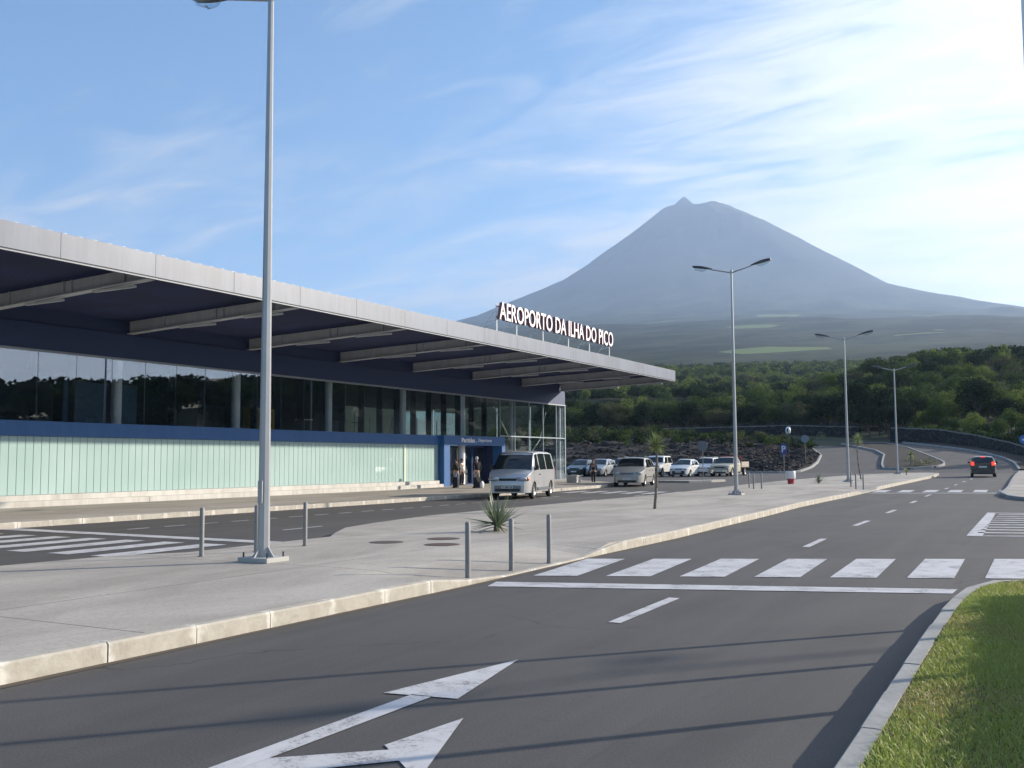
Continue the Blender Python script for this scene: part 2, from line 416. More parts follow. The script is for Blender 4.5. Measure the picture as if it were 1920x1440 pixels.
YB[:] = sorted(set(YB + [10.9, 12.4, 16.3, 17.3, 49.2, 50.4, 54.6, 55.6] + list(range(-10, 90, 3))))
def drape_x(name, poly, m, hf, xl, skirt):
    bm = bmesh.new(); bm.faces.new([bm.verts.new((x, y, 0)) for x, y in poly])
    for xb in xl: bmesh.ops.bisect_plane(bm, geom=bm.verts[:] + bm.edges[:] + bm.faces[:], plane_co=(xb, 0, 0), plane_no=(1, 0, 0))
    for yb in YB: bmesh.ops.bisect_plane(bm, geom=bm.verts[:] + bm.edges[:] + bm.faces[:], plane_co=(0, yb, 0), plane_no=(0, 1, 0))
    bmesh.ops.triangulate(bm, faces=bm.faces); bm.normal_update()
    if sum(f.normal.z for f in bm.faces) < 0: bmesh.ops.reverse_faces(bm, faces=bm.faces)
    r = bmesh.ops.extrude_edge_only(bm, edges=[e for e in bm.edges if e.is_boundary])
    ls = {v for v in r['geom'] if isinstance(v, bmesh.types.BMVert)}
    for v in bm.verts: v.co.z = hf(v.co.x, v.co.y) - (skirt if v in ls else 0)
    me = bpy.data.meshes.new(name); bm.to_mesh(me); bm.free(); me.materials.append(m)
    o = bpy.data.objects.new(name, me); COL.objects.link(o); o['kind'] = 'structure'; return o
drape_x('median_pavement', offs(MED_OUT, .10) + MED_IN, M_PAVE, hf_med, [-7.6, -8.0, -8.6, -9.2, -9.8, -10.5, -11.5, -13], .3)
YB[:] = _save

def kerb(name, pl, m, w=.14, hfun=None, h=.17, L=1.0, gap=.010, bev=.02, z0=None):
    """a row of kerb stones along a polyline; pl is the road side, stones lie to its left"""
    hfun = hfun or (lambda y: h)
    z0 = z0 or T
    pts = [Vector((*p, 0)) for p in pl]; seg = [(pts[i], pts[i + 1]) for i in range(len(pts) - 1)]
    tot = sum((b - a).length for a, b in seg)
    def at(s):
        for a, b in seg:
            l = (b - a).length
            if s <= l or (a, b) == seg[-1]: return a + (b - a) * (s / l), (b - a).normalized()
            s -= l
    v = []; f = []; us = []
    n = max(1, int(round(tot / L))); rng = random.Random(5)
    for k in range(n):
        s0, s1 = k * tot / n + gap / 2, (k + 1) * tot / n - gap / 2
        dz = rng.uniform(-.004, .004); dn = rng.uniform(-.006, .006); b0 = len(v)
        for s, uu in ((s0, 0.0), (s1, .999)):
            p, d = at(s); nn = Vector((-d.y, d.x, 0)); hh = hfun(p.y) + dz; zz = z0(p.x, p.y)
            prof = [(0, -.1, 0), (0.0, max(.001, hh - bev), .8), (bev, hh, 1), (w, hh, 1), (w, -.1, 0)]
            for (o_, z_, vv) in prof:
                q = p + nn * (o_ + dn); v.append((q.x, q.y, zz + z_)); us.append((k + uu, max(0, z_) / .17 if vv < 1 else 1))
        for i in range(4): f.append((b0 + i, b0 + i + 1, b0 + 5 + i + 1, b0 + 5 + i))
        f.append((b0 + 4, b0 + 3, b0 + 2, b0 + 1, b0)); f.append((b0 + 5, b0 + 6, b0 + 7, b0 + 8, b0 + 9))
    me = bpy.data.meshes.new(name); me.from_pydata(v, [], f); me.materials.append(m)
    uvl = me.uv_layers.new(name='u')
    for lp in me.loops: uvl.data[lp.index].uv = us[lp.vertex_index]
    o = bpy.data.objects.new(name, me); COL.objects.link(o); o['kind'] = 'structure'; return o
kerb('median_kerb', MED_OUT, M_KERB, .12, kh_med)
def strip(name, pl, w, off, m):
    return drape(name, pl + offs(pl, w)[::-1], off, m)
strip('gutter', [(x + .10, y) for x, y in MED_OUT[:-1]], .12, .004, M_DIRT)

# pavement in front of the terminal
PAV = [(-24.4, -14), (-24.4, 16), (-24.42, 40), (-24.4, 54), (-24.7, 57), (-25.6, 60), (-27.2, 62.6), (-29.2, 64.6), (-31.5, 66.5), (-33.3, 70)]
YB[:] = sorted(set(YB + [50, 60]))
drape('terminal_pavement', offs(PAV, .12) + [(-50, 72), (-50, 68.7), (-33.3, 68.7), (-33.3, -14)], .15, M_PAVE, .25)
kerb('terminal_kerb', PAV, M_KERB, .13, h=.155)
# thin splitter island in the forecourt
ISL0 = [(-25.0, 66.2), (-22.6, 66.0), (-21.5, 67.6), (-21.1, 69.6), (-21.5, 70.2), (-22.6, 68.2), (-25.0, 67.0)]
drape('traffic_island', offs(ISL0, .02), .14, mat('pale_island', (.42, .40, .36), .9, noise=(3, (.33, .31, .28), .3)), .3)

# landscaped islands
ISL = [(-15.64, 103.67), (-13.35, 103.13), (-10.9, 105.2), (-10.3, 107.2), (-10.55, 109.9), (-11.7, 114), (-13.12, 118.83), (-16.47, 129.75), (-20.5, 138.5), (-23.8, 139), (-26, 137.2), (-23.59, 133.32), (-19.87, 126.14), (-17.9, 119.5), (-17.1, 113.0), (-16.3, 107.0)]
drape('planted_island', offs(ISL, .1), .16, M_SOIL, .3)
kerb('island_kerb', ISL + [ISL[0]], M_GREYKERB, .2, h=.2)
LAVA_E = [(-27.5, 97.6), (-24.2, 98.4), (-22.9, 100.6), (-22.7, 105), (-23.28, 110.88), (-24.77, 119.82), (-29.14, 134.16), (-33.94, 142.7), (-45, 148)]
kerb('lava_kerb', LAVA_E, M_GREYKERB, .22, h=.2)
kerb('car_park_kerb', [(-110, 89.2), (-60, 89.4), (-31, 89.6), (-28.6, 91.5), (-27.5, 97.6)], M_GREYKERB, .2, h=.16)
RK = [(-18.39, 138.9), (-14.72, 134.0), (-10.57, 127.36), (-7.34, 120.38), (-5.53, 114.92), (-4.3, 108.92), (-3.7, 102.58)][::-1]
VERGE_W = [(-19.6, 140.6), (-13.2, 136.4), (-8.9, 129.2), (-5.5, 122.0), (-3.0, 114.5), (-1.4, 106), (-1.2, 101)][::-1]
drape('verge', [(x + .1, y) for x, y in RK] + VERGE_W[::-1], .14, M_SOIL, .3)
kerb('verge_kerb', RK[::-1], M_GREYKERB, .2, h=.17)
PR = [(-.2, 43.7), (-1.3, 44.6), (-2.1, 46.6), (-2.55, 50), (-2.65, 58), (-3.0, 70.4), (-3.45, 88), (-3.62, 101)]
drape('right_pavement', [(x + .12, y) for x, y in PR] + [(7, 101), (7, 43.7)], .15, M_PAVE, .3)
kerb('right_kerb', PR[::-1], M_GREYKERB, .16, h=.155)
strip('back_verge', [(-19.0, 141.2), (-24, 143.8), (-34, 150.5), (-60, 156)], 9.0, .05, mat('back_verge_grass', (.015, .028, .010), .95, noise=(.8, (.03, .04, .015), .4)))
YB[:] = _save

# ------------------------------------------------------------------ lawn on the right
LAWN_K = [(-1.02, -6), (-1.08, 5.3), (-1.13, 8), (-1.165, 11), (-1.13, 12.7), (-1.04, 13.5), (-.86, 14.05), (-.55, 14.45), (-.1, 14.65), (.6, 14.75), (9, 14.95)]
kerb('lawn_kerb', LAWN_K[::-1], M_GREYKERB, .12, h=.17, L=1.0, bev=.012)
LAWN = offs(LAWN_K, -.10)
M_LAWN = mat('lawn_soil', (.055, .06, .022), .95, noise=(5, (.10, .085, .04), .35), bump=(20, .6, .03))
drape('lawn_soil', LAWN[::-1] + [(9, -6)][::-1], .155, M_LAWN, .3)
def lawn_grass():
    rg = np.random.default_rng(4); N = 210000
    x = rg.uniform(-1.03, 2.0, N); y = rg.uniform(4.0, 14.6, N)
    # inside the rounded end
    lim = np.interp(y, [0, 5.3, 8, 11, 12.7, 13.4, 13.9, 14.3, 14.5, 14.6], [-.93, -.955, -1.0, -1.035, -.995, -.92, -.78, -.50, -.1, .5])
    edge = rg.exponential(.02, N)
    k = (x > lim + edge) & (rg.random(N) < np.clip(1.6 - y / 16, .3, 1)); x = x[k]; y = y[k]; N = len(x)
    pat = np.sin(x * 2.3 + np.sin(y * 1.3) * 1.4) * np.cos(y * 1.9 + x) + rg.normal(0, .35, N)
    h = (.018 + .020 * rg.random(N)) * (1 + .35 * pat.clip(-1, 1.5)); w = .0022 + .0022 * rg.random(N)
    h *= np.where(rg.random(N) < .03, 1.9, 1)
    a = rg.uniform(0, 2 * np.pi, N); ln = rg.uniform(.3, 1.3, N) * h
    la = a + rg.normal(1.57, .7, N)
    zb = .155
    P = np.zeros((N, 5, 3))
    cx, cy = np.cos(a) * w, np.sin(a) * w; lx, ly = np.cos(la) * ln, np.sin(la) * ln
    P[:, 0] = np.stack([x - cx, y - cy, np.full(N, zb)], 1); P[:, 1] = np.stack([x + cx, y + cy, np.full(N, zb)], 1)
    P[:, 2] = np.stack([x + cx * .8 + lx * .4, y + cy * .8 + ly * .4, zb + h * .65], 1); P[:, 3] = np.stack([x - cx * .8 + lx * .4, y - cy * .8 + ly * .4, zb + h * .65], 1)
    P[:, 4] = np.stack([x + lx, y + ly, zb + h], 1)
    me = bpy.data.meshes.new('lawn_grass')
    b = np.arange(N)[:, None] * 5
    q = np.concatenate([b + [0, 1, 2, 3], ], 1); tr = b + np.array([3, 2, 4])
    loops = np.concatenate([q, tr], 1).reshape(-1)
    me.vertices.add(N * 5); me.vertices.foreach_set('co', P.reshape(-1))
    me.loops.add(len(loops)); me.loops.foreach_set('vertex_index', loops.astype(np.int32))
    st = (np.arange(N)[:, None] * 7 + np.array([0, 4])).reshape(-1)
    me.polygons.add(2 * N); me.polygons.foreach_set('loop_start', st.astype(np.int32))
    me.update(calc_edges=True); me.validate()
    at = me.attributes.new('tone', 'FLOAT', 'POINT')
    tone = np.clip(.48 + .30 * pat + rg.normal(0, .24, N), 0, 1); at.data.foreach_set('value', np.repeat(tone, 5).astype(np.float32))
    m = bpy.data.materials.new('grass_blades'); m.use_nodes = True; g = NT(m.node_tree); p = m.node_tree.nodes['Principled BSDF']
    av = g.n('ShaderNodeAttribute', attribute_name='tone').outputs['Fac']
    c = g.ramp(av, [(0.0, (.48, .37, .17)), (.22, (.37, .37, .11)), (.6, (.28, .37, .075)), (1.0, (.45, .51, .13))])
    g.link(c, p.inputs['Base Color']); p.inputs['Roughness'].default_value = .55
    tr_ = g.n('ShaderNodeBsdfTranslucent', {'Color': c}); mx = g.n('ShaderNodeMixShader', {0: .35, 1: p.outputs[0], 2: tr_.outputs[0]})
    g.link(mx.outputs[0], m.node_tree.nodes['Material Output'].inputs[0])
    me.materials.append(m)
    o = bpy.data.objects.new('lawn_grass', me); COL.objects.link(o); o['kind'] = 'stuff'
lawn_grass()

# ------------------------------------------------------------------ road markings
PZ = .007
def quads(name, qs, off=PZ):
    bm = bmesh.new()
    for q in qs: bm.faces.new([bm.verts.new((x, y, 0)) for x, y in q])
    for yb in (45, 72, 100): bmesh.ops.bisect_plane(bm, geom=bm.verts[:] + bm.edges[:] + bm.faces[:], plane_co=(0, yb, 0), plane_no=(0, 1, 0))
    bm.normal_update()
    for f in bm.faces:
        if f.normal.z < 0: f.normal_flip()
    for v in bm.verts: v.co.z = T(v.co.x, v.co.y) + off
    me = bpy.data.meshes.new(name); bm.to_mesh(me); bm.free(); me.materials.append(M_PAINT)
    o = bpy.data.objects.new(name, me); COL.objects.link(o); o['kind'] = 'structure'
def bar(bl, w, up): return [bl, (bl[0] + w[0], bl[1] + w[1]), (bl[0] + w[0] + up[0], bl[1] + w[1] + up[1]), (bl[0] + up[0], bl[1] + up[1])]
quads('zebra_crossing', [bar((-6.96 + .985 * k, 13.23 + .42 * k), (.60, .25), (-.35 + .05 * k, 2.68 + .07 * k)) for k in range(9)])
quads('stop_line', [[(-7.08, 12.33), (-6.93, 11.83), (-1.30, 13.80), (-1.28, 14.30)]])
quads('inner_zebra_crossing', [bar((-14.55 - 1.22 * k, 12.45), (.60, 0), (-.12, 2.95)) for k in range(8)])
quads('inner_stop_line', [[(-24.3, 16.35), (-24.3, 16.85), (-13.95, 16.42), (-13.75, 15.95)]])
quads('far_zebra_crossing', [bar((-8.45 + 1.12 * k, 52.3 + .36 * k), (.60, .18), (-.1, 3.0)) for k in range(6)])
quads('far_stop_line', [[(-8.5, 50.95), (-8.45, 51.4), (-2.7, 53.1), (-2.7, 52.6)]])
quads('forecourt_zebra_crossing', [bar((-23.3 + 1.12 * k, 47.3), (.56, 0), (-.05, 3.0)) for k in range(7)])
quads('lane_dashes', [[(x0 - .07, y0), (x0 + .07, y0), (x1 + .07, y1), (x1 - .07, y1)] for x0, y0, x1, y1 in
      [(-4.2, 9.8, -4.28, 11.87), (-4.46, 19.85, -4.58, 22.1), (-4.75, 26.7, -4.80, 29.0), (-4.95, 33.4, -5.0, 35.5), (-5.24, 41.3, -5.3, 43.4), (-5.48, 48.1, -5.5, 50.2),
       (-5.6, 57.8, -5.62, 59.6), (-5.7, 64.2, -5.72, 66.0), (-5.8, 71, -5.8, 73), (-5.85, 78, -5.9, 80)]])
quads('inner_lane_dashes', [[(x0 - .06, y0), (x0 + .06, y0), (x0 - .02, y0 + 1.6), (x0 - .14, y0 + 1.6)] for x0, y0 in
      [(-17.25, 19.3), (-17.35, 25.3), (-17.45, 31.7), (-17.75, 38.2), (-18.05, 44.7)]])
quads('bus_lane_dashes', [[(-21.2, 17.8 + 1.22 * k), (-21.08, 17.8 + 1.22 * k), (-21.08, 18.5 + 1.22 * k), (-21.2, 18.5 + 1.22 * k)] for k in range(21)])
quads('hatched_marking', [[(-1.95, 24.2), (-1.63, 24.2), (-1.93, 34.8), (-2.17, 34.8)], [(-1.93, 34.8), (-1.93, 34.5), (3, 34.9), (3, 35.2)], [(-1.63, 24.2), (-1.63, 24.4), (3, 26.2), (3, 25.9)]] +
      [[(-1.8, 25.2 + 1.05 * k), (-1.8, 25.5 + 1.05 * k), (3, 26.8 + 1.05 * k), (3, 26.5 + 1.05 * k)] for k in range(9)])
quads('direction_arrow', [[(-4.24, 1.8), (-4.07, 1.8), (-4.07, 6.16), (-4.24, 6.14)], [(-4.45, 6.08), (-3.87, 6.18), (-4.16, 7.62)],
      [(-4.068, 4.02), (-4.068, 4.46), (-3.56, 4.918), (-3.38, 4.768)], [(-3.64, 4.985), (-3.08, 4.518), (-3.55, 5.74)]])
# ------------------------------------------------------------------ shared object materials
def mat_streak(name, a, b_, rough):
    """painted metal with rain streaks and sheet-to-sheet variation"""
    m = bpy.data.materials.new(name); m.use_nodes = True; g = NT(m.node_tree); p = m.node_tree.nodes['Principled BSDF']
    pos = g.n('ShaderNodeNewGeometry').outputs['Position']
    s1 = g.noise(g.n('ShaderNodeMapping', {'Vector': pos, 'Scale': (3, 3, .35)}).outputs[0], 1.0, 6, .7)
    s2 = g.noise(pos, .45, 3, .5)
    f = g.math('ADD', g.math('MULTIPLY', s1, .6), g.math('MULTIPLY', s2, .4))
    g.link(g.mix(g.ramp(f, [(.42, 0.0), (.62, 1.0)]), a, b_), p.inputs['Base Color']); p.inputs['Roughness'].default_value = rough
    return m
M_STEEL = mat('galvanised_steel', (.27, .265, .255), .55, .15, noise=(9, (.21, .205, .20), .4))
M_POLE = mat('painted_pole_grey', (.40, .41, .42), .4, .35, noise=(2, (.34, .35, .36), .4))
M_DARKSTEEL = mat('dark_grey_metal', (.055, .06, .07), .45, .3)
M_WHITE = mat('white_enamel', (.72, .72, .71), .4)
M_BLUE = mat_streak('blue_cladding', (.018, .105, .31), (.028, .125, .335), .42)
M_BLUEDARK = mat('dark_blue_paint', (.010, .020, .075), .4)
M_NAVY = mat('soffit_navy_sheet', (.016, .030, .125), .6, noise=(.5, (.010, .018, .07), .4))
M_BEAMGREY = mat_streak('beam_grey_paint', (.58, .60, .64), (.47, .49, .52), .6)
M_FASCIA = mat_streak('fascia_aluminium', (.130, .158, .215), (.095, .115, .158), .45)
M_ROOF = mat('roof_sheet', (.20, .22, .23), .4, .4)
M_HEAD = mat('head_wall_blue', (.034, .056, .145), .5)
M_PLINTH = mat_streak('white_plinth', (.60, .585, .55), (.46, .44, .41), .8)
M_COLW = mat('column_white', (.88, .89, .90), .5)
M_FIN = mat('fin_navy', (.012, .016, .035), .5)
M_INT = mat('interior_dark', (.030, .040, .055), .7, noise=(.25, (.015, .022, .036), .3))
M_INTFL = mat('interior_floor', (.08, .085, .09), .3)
def mat_glass(name, tint, ior=1.75, rough=.0):
    m = bpy.data.materials.new(name); m.use_nodes = True; t = m.node_tree; t.nodes.clear(); g = NT(t)
    tr = g.n('ShaderNodeBsdfTransparent', {'Color': (*tint, 1)}); gl = g.n('ShaderNodeBsdfGlossy', {'Color': (.95, .97, 1, 1), 'Roughness': rough})
    ge = g.n('ShaderNodeNewGeometry')
    co = g.math('ABSOLUTE', g.n('ShaderNodeVectorMath', {0: ge.outputs['Normal'], 1: ge.outputs['Incoming']}, operation='DOT_PRODUCT').outputs['Value'])
    r0 = ((ior - 1) / (ior + 1)) ** 2
    fr = g.math('ADD', r0, g.math('MULTIPLY', 1 - r0, g.math('POWER', g.math('SUBTRACT', 1.0, co), 5.0)))
    mx = g.n('ShaderNodeMixShader', {0: fr, 1: tr.outputs[0], 2: gl.outputs[0]})
    o = g.n('ShaderNodeOutputMaterial'); g.link(mx.outputs[0], o.inputs[0]); return m
M_GLASS = mat_glass('facade_glass', (.90, .94, .95), 2.2)
def mat_channel():
    m = bpy.data.materials.new('channel_glass'); m.use_nodes = True; g = NT(m.node_tree); p = m.node_tree.nodes['Principled BSDF']
    pos = g.n('ShaderNodeNewGeometry').outputs['Position']
    n = g.noise(pos, .35, 3, .5)
    c = g.mix(g.ramp(n, [(.3, 0.0), (.7, 1.0)]), (.35, .49, .475), (.43, .57, .55))
    g.link(c, p.inputs['Base Color']); p.inputs['Roughness'].default_value = .22; p.inputs['Specular IOR Level'].default_value = .6
    p.inputs['Coat Weight'].default_value = .3
    return m
M_CHAN = mat_channel()
M_RIB = mat('channel_rib', (.31, .46, .455), .35)

BL = Vector((-33.2, 30, .15))
W = -33.2; FX = -24.2; Y0 = -12.0; YE = 68.1; YG = 68.55
term = empty('airport_terminal', BL, 0, 'long modern airport terminal with glass front and deep overhanging grey canopy', 'terminal building')
def bp(name, mb, m, parent=term, smooth=False, bevel=0.0, angle=None):
    # parent sits at BL when it is the terminal; a part's mesh is written relative to BL, sub-parts share that frame
    return mb.build(name, m, parent, smooth, off=tuple(BL), bevel=bevel, angle=angle)
b = MB().box(W - .3, W + .28, Y0, 50.55, .0, .56); b.box(W + .28, W + .72, Y0, 50.35, .0, .36)
for y in (-4, 4, 12, 20, 28.4, 37.0, 44.6): b.box(W + .70, W + .735, y, y + .5, .0, .352)
pl_ = bp('plinth', b, M_PLINTH, bevel=.012)
# channel-glass wall
b = MB(); b.box(W - .25, W - .02, Y0, 50.85, .56, 2.72, 0)
y = Y0
while y < 50.6:
    b.box(W - .02, W + .012, y, y + .010, .57, 2.71, 1); b.box(W - .02, W + .006, y + .02, min(y + .318, 50.84), .57, 2.71, 0); y += .33
bp('channel_glass_wall', b, [M_CHAN, M_RIB])
bp('wall_cover_strip', MB().box(W - .02, W + .05, 47.2, 47.36, .57, 2.70), mat('pale_cover_strip', (.60, .68, .52), .5))
bp('blue_band', MB().box(W - .28, W + .12, Y0, 50.85, 2.72, 3.28), M_BLUE, bevel=.01)
# portal
b = MB(); b.box(W - .3, W + .42, 50.85, 51.5, .15, 3.30); b.box(W - .3, W + .42, 57.95, 58.4, .15, 3.30); b.box(W - .3, W + .42, 51.5, 57.95, 2.72, 3.30)
por = bp('entrance_portal', b, M_BLUE, bevel=.012)
b = MB(); b.box(W - 1.9, W - 1.86, 51.5, 57.95, .15, 2.72); b.box(W - 1.9, W - .3, 51.46, 51.5, .15, 2.72); b.box(W - 1.9, W - .3, 57.95, 57.99, .15, 2.72)
bp('lobby_lining', b, M_BLUEDARK)
for i in range(4):
    y = 51.56 + i * 1.6
    d = bp('door_leaf', MB().box(W - .95, W - .93, y + .05, y + 1.50, .25, 2.6), M_GLASS)
    f = MB(); f.box(W - .97, W - .91, y, y + .05, .15, 2.7); f.box(W - .97, W - .91, y + 1.5, y + 1.55, .15, 2.7); f.box(W - .97, W - .91, y + .05, y + 1.5, .15, .25); f.box(W - .97, W - .91, y + .05, y + 1.5, 2.6, 2.7)
    bp('door_frame', f, mat('door_blue', (.02, .06, .2), .4) if i == 0 else bpy.data.materials['door_blue'], d)
M_TXT = mat('white_letters', (.80, .80, .80), .5)
def text_mesh(body, size, extrude=.0, offset=.0, shear=0.0, bevel=0.0):
    cu = bpy.data.curves.new('t', 'FONT'); cu.body = body; cu.size = size; cu.extrude = extrude; cu.offset = offset; cu.shear = shear
    cu.resolution_u = 3
    o = bpy.data.objects.new('t', cu); COL.objects.link(o); bpy.context.view_layer.update()
    me = bpy.data.meshes.new_from_object(o.evaluated_get(bpy.context.evaluated_depsgraph_get()))
    bpy.data.objects.remove(o); bpy.data.curves.remove(cu); return me
def letters(body, size, ext, offset, shear, x, y, z, width, height, m, parent, mside=None, origin=None, name='letter'):
    """every character its own mesh, on a plane facing +X that reads towards +Y"""
    origin = origin or BL
    me = text_mesh(body, size, ext, offset, shear)
    xs_ = [v.co.x for v in me.vertices]; ys_ = [v.co.y for v in me.vertices]
    kx = width / (max(xs_) - min(xs_)); ky = height / (max(ys_) - min(ys_)); mx0 = min(xs_); my0 = min(ys_)
    bm = bmesh.new(); bm.from_mesh(me); seen = set(); isl = []
    for v in bm.verts:
        if v in seen: continue
        st = [v]; seen.add(v); comp = []
        while st:
            a = st.pop(); comp.append(a)
            for e in a.link_edges:
                c = e.other_vert(a)
                if c not in seen: seen.add(c); st.append(c)
        isl.append(comp)
    sp_ = sorted(([min(v.co.x for v in c), max(v.co.x for v in c), c] for c in isl), key=lambda t: t[0]); let = []
    for a in sp_:
        if let and a[0] < let[-1][1] - (.02 if not shear else .5 * (a[1] - a[0])) * size: let[-1][1] = max(let[-1][1], a[1]); let[-1][2] += a[2]
        else: let.append([a[0], a[1], list(a[2])])
    for x0, x1, comp in let:
        idx = {v: i for i, v in enumerate(comp)}; cs = set(comp); fs = [f for f in bm.faces if f.verts[0] in cs]
        m2 = bpy.data.meshes.new(name)
        m2.from_pydata([(v.co.z + x - origin[0], (v.co.x - mx0) * kx + y - origin[1], (v.co.y - my0) * ky + z - origin[2]) for v in comp], [], [[idx[v] for v in f.verts] for f in fs])
        m2.materials.append(mside or m); m2.materials.append(m)
        for i, f in enumerate(fs): m2.polygons[i].material_index = 1 if f.normal.z > .9 else 0
        o = bpy.data.objects.new(name, m2); COL.objects.link(o); o.parent = parent
    bm.free()
def txt_obj(name, body, size, M, m, parent, extrude=.004, offset=.0, shear=0.0, width=None):
    """M: matrix taking text plane (x right, y up, z out) to the parent's frame"""
    me = text_mesh(body, size, extrude, offset, shear)
    if width:
        xs_ = [v.co.x for v in me.vertices]; k = width / (max(xs_) - min(xs_)); x0 = min(xs_)
        for v in me.vertices: v.co.x = (v.co.x - x0) * k
    me.transform(M); me.name = name; me.materials.clear(); me.materials.append(m)
    o = bpy.data.objects.new(name, me); COL.objects.link(o)
    if parent: o.parent = parent
    return o
# text plane facing +X, reading towards +Y
FACEX = Matrix(((0, 0, 1, 0), (1, 0, 0, 0), (0, 1, 0, 0), (0, 0, 0, 1)))
def at_b(x, y, z): return Matrix.Translation(Vector((x, y, z)) - BL) @ FACEX
letters('Partidas .', .30, .004, .013, 0, W + .424, 52.85, 2.88, 1.85, .30, M_TXT, por)
letters('Departures', .30, .004, .012, .2, W + .424, 54.85, 2.88, 1.75, .28, mat('grey_letters', (.62, .66, .72), .5), por)
# upper glazing, pane by pane
NP_ = 42
pm = None
for k in range(NP_):
    y = 58.38 - 1.65 * (k + 1)
    if pm is None:
        o = bp('window_pane', MB().box(W - .012, W, 56.742, 58.372, 3.30, 5.86), M_GLASS); pm = o
    else:
        o = pm.copy(); COL.objects.link(o); o.parent = term; o.location.y = -(1.65 * k)
for k in range(NP_ - 1):
    y = 58.38 - 1.65 * (k + 1)
    if k == 0:
        fm = bp('mullion_fin', MB().box(W - .42, W - .03, y - .03, y + .03, 3.28, 5.90), M_FIN)
    else:
        o = fm.copy(); COL.objects.link(o); o.parent = term; o.location.y = -(1.65 * k)
# tall glazing at the corner and round the end
for (ya, yb) in ((58.44, 60.48), (60.50, 62.62), (62.64, 64.78), (64.80, 66.93), (66.95, 68.45)):
    bp('tall_window_pane', MB().box(W - .012, W, ya, yb, .32, 3.36), M_GLASS)
    bp('tall_window_pane', MB().box(W - .012, W, ya, yb, 3.44, 5.86), M_GLASS)
for k in range(5):
    xa = W - 3 * k - .05
    bp('end_window_pane', MB().box(xa - 2.96, xa, YG - .012, YG, .32, 5.86), M_GLASS)
b = MB()
for y in (58.42, 60.49, 62.63, 64.79, 66.94): b.box(W - .10, W + .03, y - .025, y + .025, .15, 5.88)
b.box(W - .05, W + .04, 58.4, 68.5, 3.36, 3.44); b.box(W - .05, W + .04, 58.4, 68.5, .15, .32)
for k in range(6): b.box(W - 3 * k - .06, W - 3 * k, YG - .1, YG + .03, .15, 5.88)
b.box(W - 15, W, YG - .05, YG + .035, 3.36, 3.44)
bp('glazing_frame', b, mat('frame_grey', (.30, .36, .40), .4, .4))
bp('corner_post', MB().tube((W - .38, 68.15, .15), (W - .38, 68.15, 5.9), .17, None, 16), M_COLW, smooth=True, angle=40)
bp('brace_rod', MB().tube((W - 1.2, 63.2, .9), (W - 1.2, 66.6, 3.3), .035, None, 8).tube((W - 1.2, 66.6, 3.3), (W - 1.2, 67.6, 5.4), .035, None, 8), M_COLW)
bp('brace_rod', MB().tube((W - 2.4, 67.0, .9), (W - 2.4, 64.2, 3.2), .035, None, 8).tube((W - 2.4, 64.2, 3.2), (W - 2.4, 61.8, 5.6), .035, None, 8), M_COLW)
for y in (-5.4, 1.25, 7.9, 14.5, 21.2, 27.77, 34.49, 41.2, 47.95, 54.55, 61.2):
    bp('column', MB().tube((W - .62, y, .2), (W - .62, y, 7.4), .21, None, 20), M_COLW, smooth=True, angle=40)
# head wall
bp('head_wall', MB().box(W - .3, W - .02, Y0, YG, 5.87, 6.92).box(W - .3, W - .10, Y0, YG, 6.92, 7.56), M_HEAD, bevel=.01)
bp('gutter_pipe', MB().box(W - .02, W + .06, Y0, YG, 5.86, 5.94), mat('trim_steel', (.35, .37, .40), .4, .5))
# canopy
def zsof(x): return 7.50 + (x - W) / (FX - W) * .30
b = MB()
n = 60; pts = []
for i in range(n * 4 + 1):      # corrugated underside
    q = i / (n * 4); x = (W - .1) + q * (FX - .15 - W + .1); dz = .035 if (i // 2) % 2 else 0
    pts.append((x, zsof(x) + dz))
for i in range(len(pts) - 1):
    (xa, za), (xb, zb_) = pts[i], pts[i + 1]
    b.add([(xa, Y0, za), (xb, Y0, zb_), (xb, YE, zb_), (xa, YE, za)], [(0, 1, 2, 3)])
bp('soffit', b, M_NAVY)
b = MB(); y = Y0; k = 0
while y < YE:
    y2 = min(y + 3.32, YE); b.box(FX - .14, FX, y + .0015, y2 - .0015, 7.40, 8.12); y = y2
b.box(FX - .16, FX - .10, Y0, YE, 7.42, 8.10)
b.box(W - 14, FX, YE + .002, YE + .06, 7.40, 8.12)
fa = bp('fascia', b, M_FASCIA, bevel=.008)
bp('fascia_drip', MB().box(FX - .05, FX + .012, Y0, YE, 7.330, 7.352), mat('drip_trim', (.30, .32, .36), .5), fa)
bp('fascia_shadow_gap', MB().box(FX - .14, FX - .03, Y0, YE, 7.352, 7.40), M_DARKSTEEL, fa)
# roof sheet with standing ribs
b = MB(); xs_ = [FX - .30, -34, -48]
y = Y0
while y < YE - .2:
    for (a0, a1, z0_, z1_) in ((0, .06, 0, .03), (.06, .16, .03, .03), (.16, .22, .03, 0), (.22, .5, 0, 0)):
        ya, yb = y + a0, y + a1
        b.add([(FX - .12, ya, 8.13 + z0_), (FX - .12, yb, 8.13 + z1_), (-26.5, yb, 8.30 + z1_), (-26.5, ya, 8.30 + z0_), (-48, yb, 7.9 + z1_), (-48, ya, 7.9 + z0_)], [(0, 1, 2, 3), (3, 2, 4, 5)])
        b.add([(FX - .12, ya, 8.10), (FX - .12, yb, 8.10), (FX - .12, yb, 8.13 + z1_), (FX - .12, ya, 8.13 + z0_)], [(0, 1, 2, 3)])
    y += .5
bp('roof', b, M_ROOF)
BEAMY = [-5.4 + .0, 1.25, 7.9, 14.55, 21.2, 27.9, 34.75, 41.5, 48.25, 55.0, 61.7, 67.85]
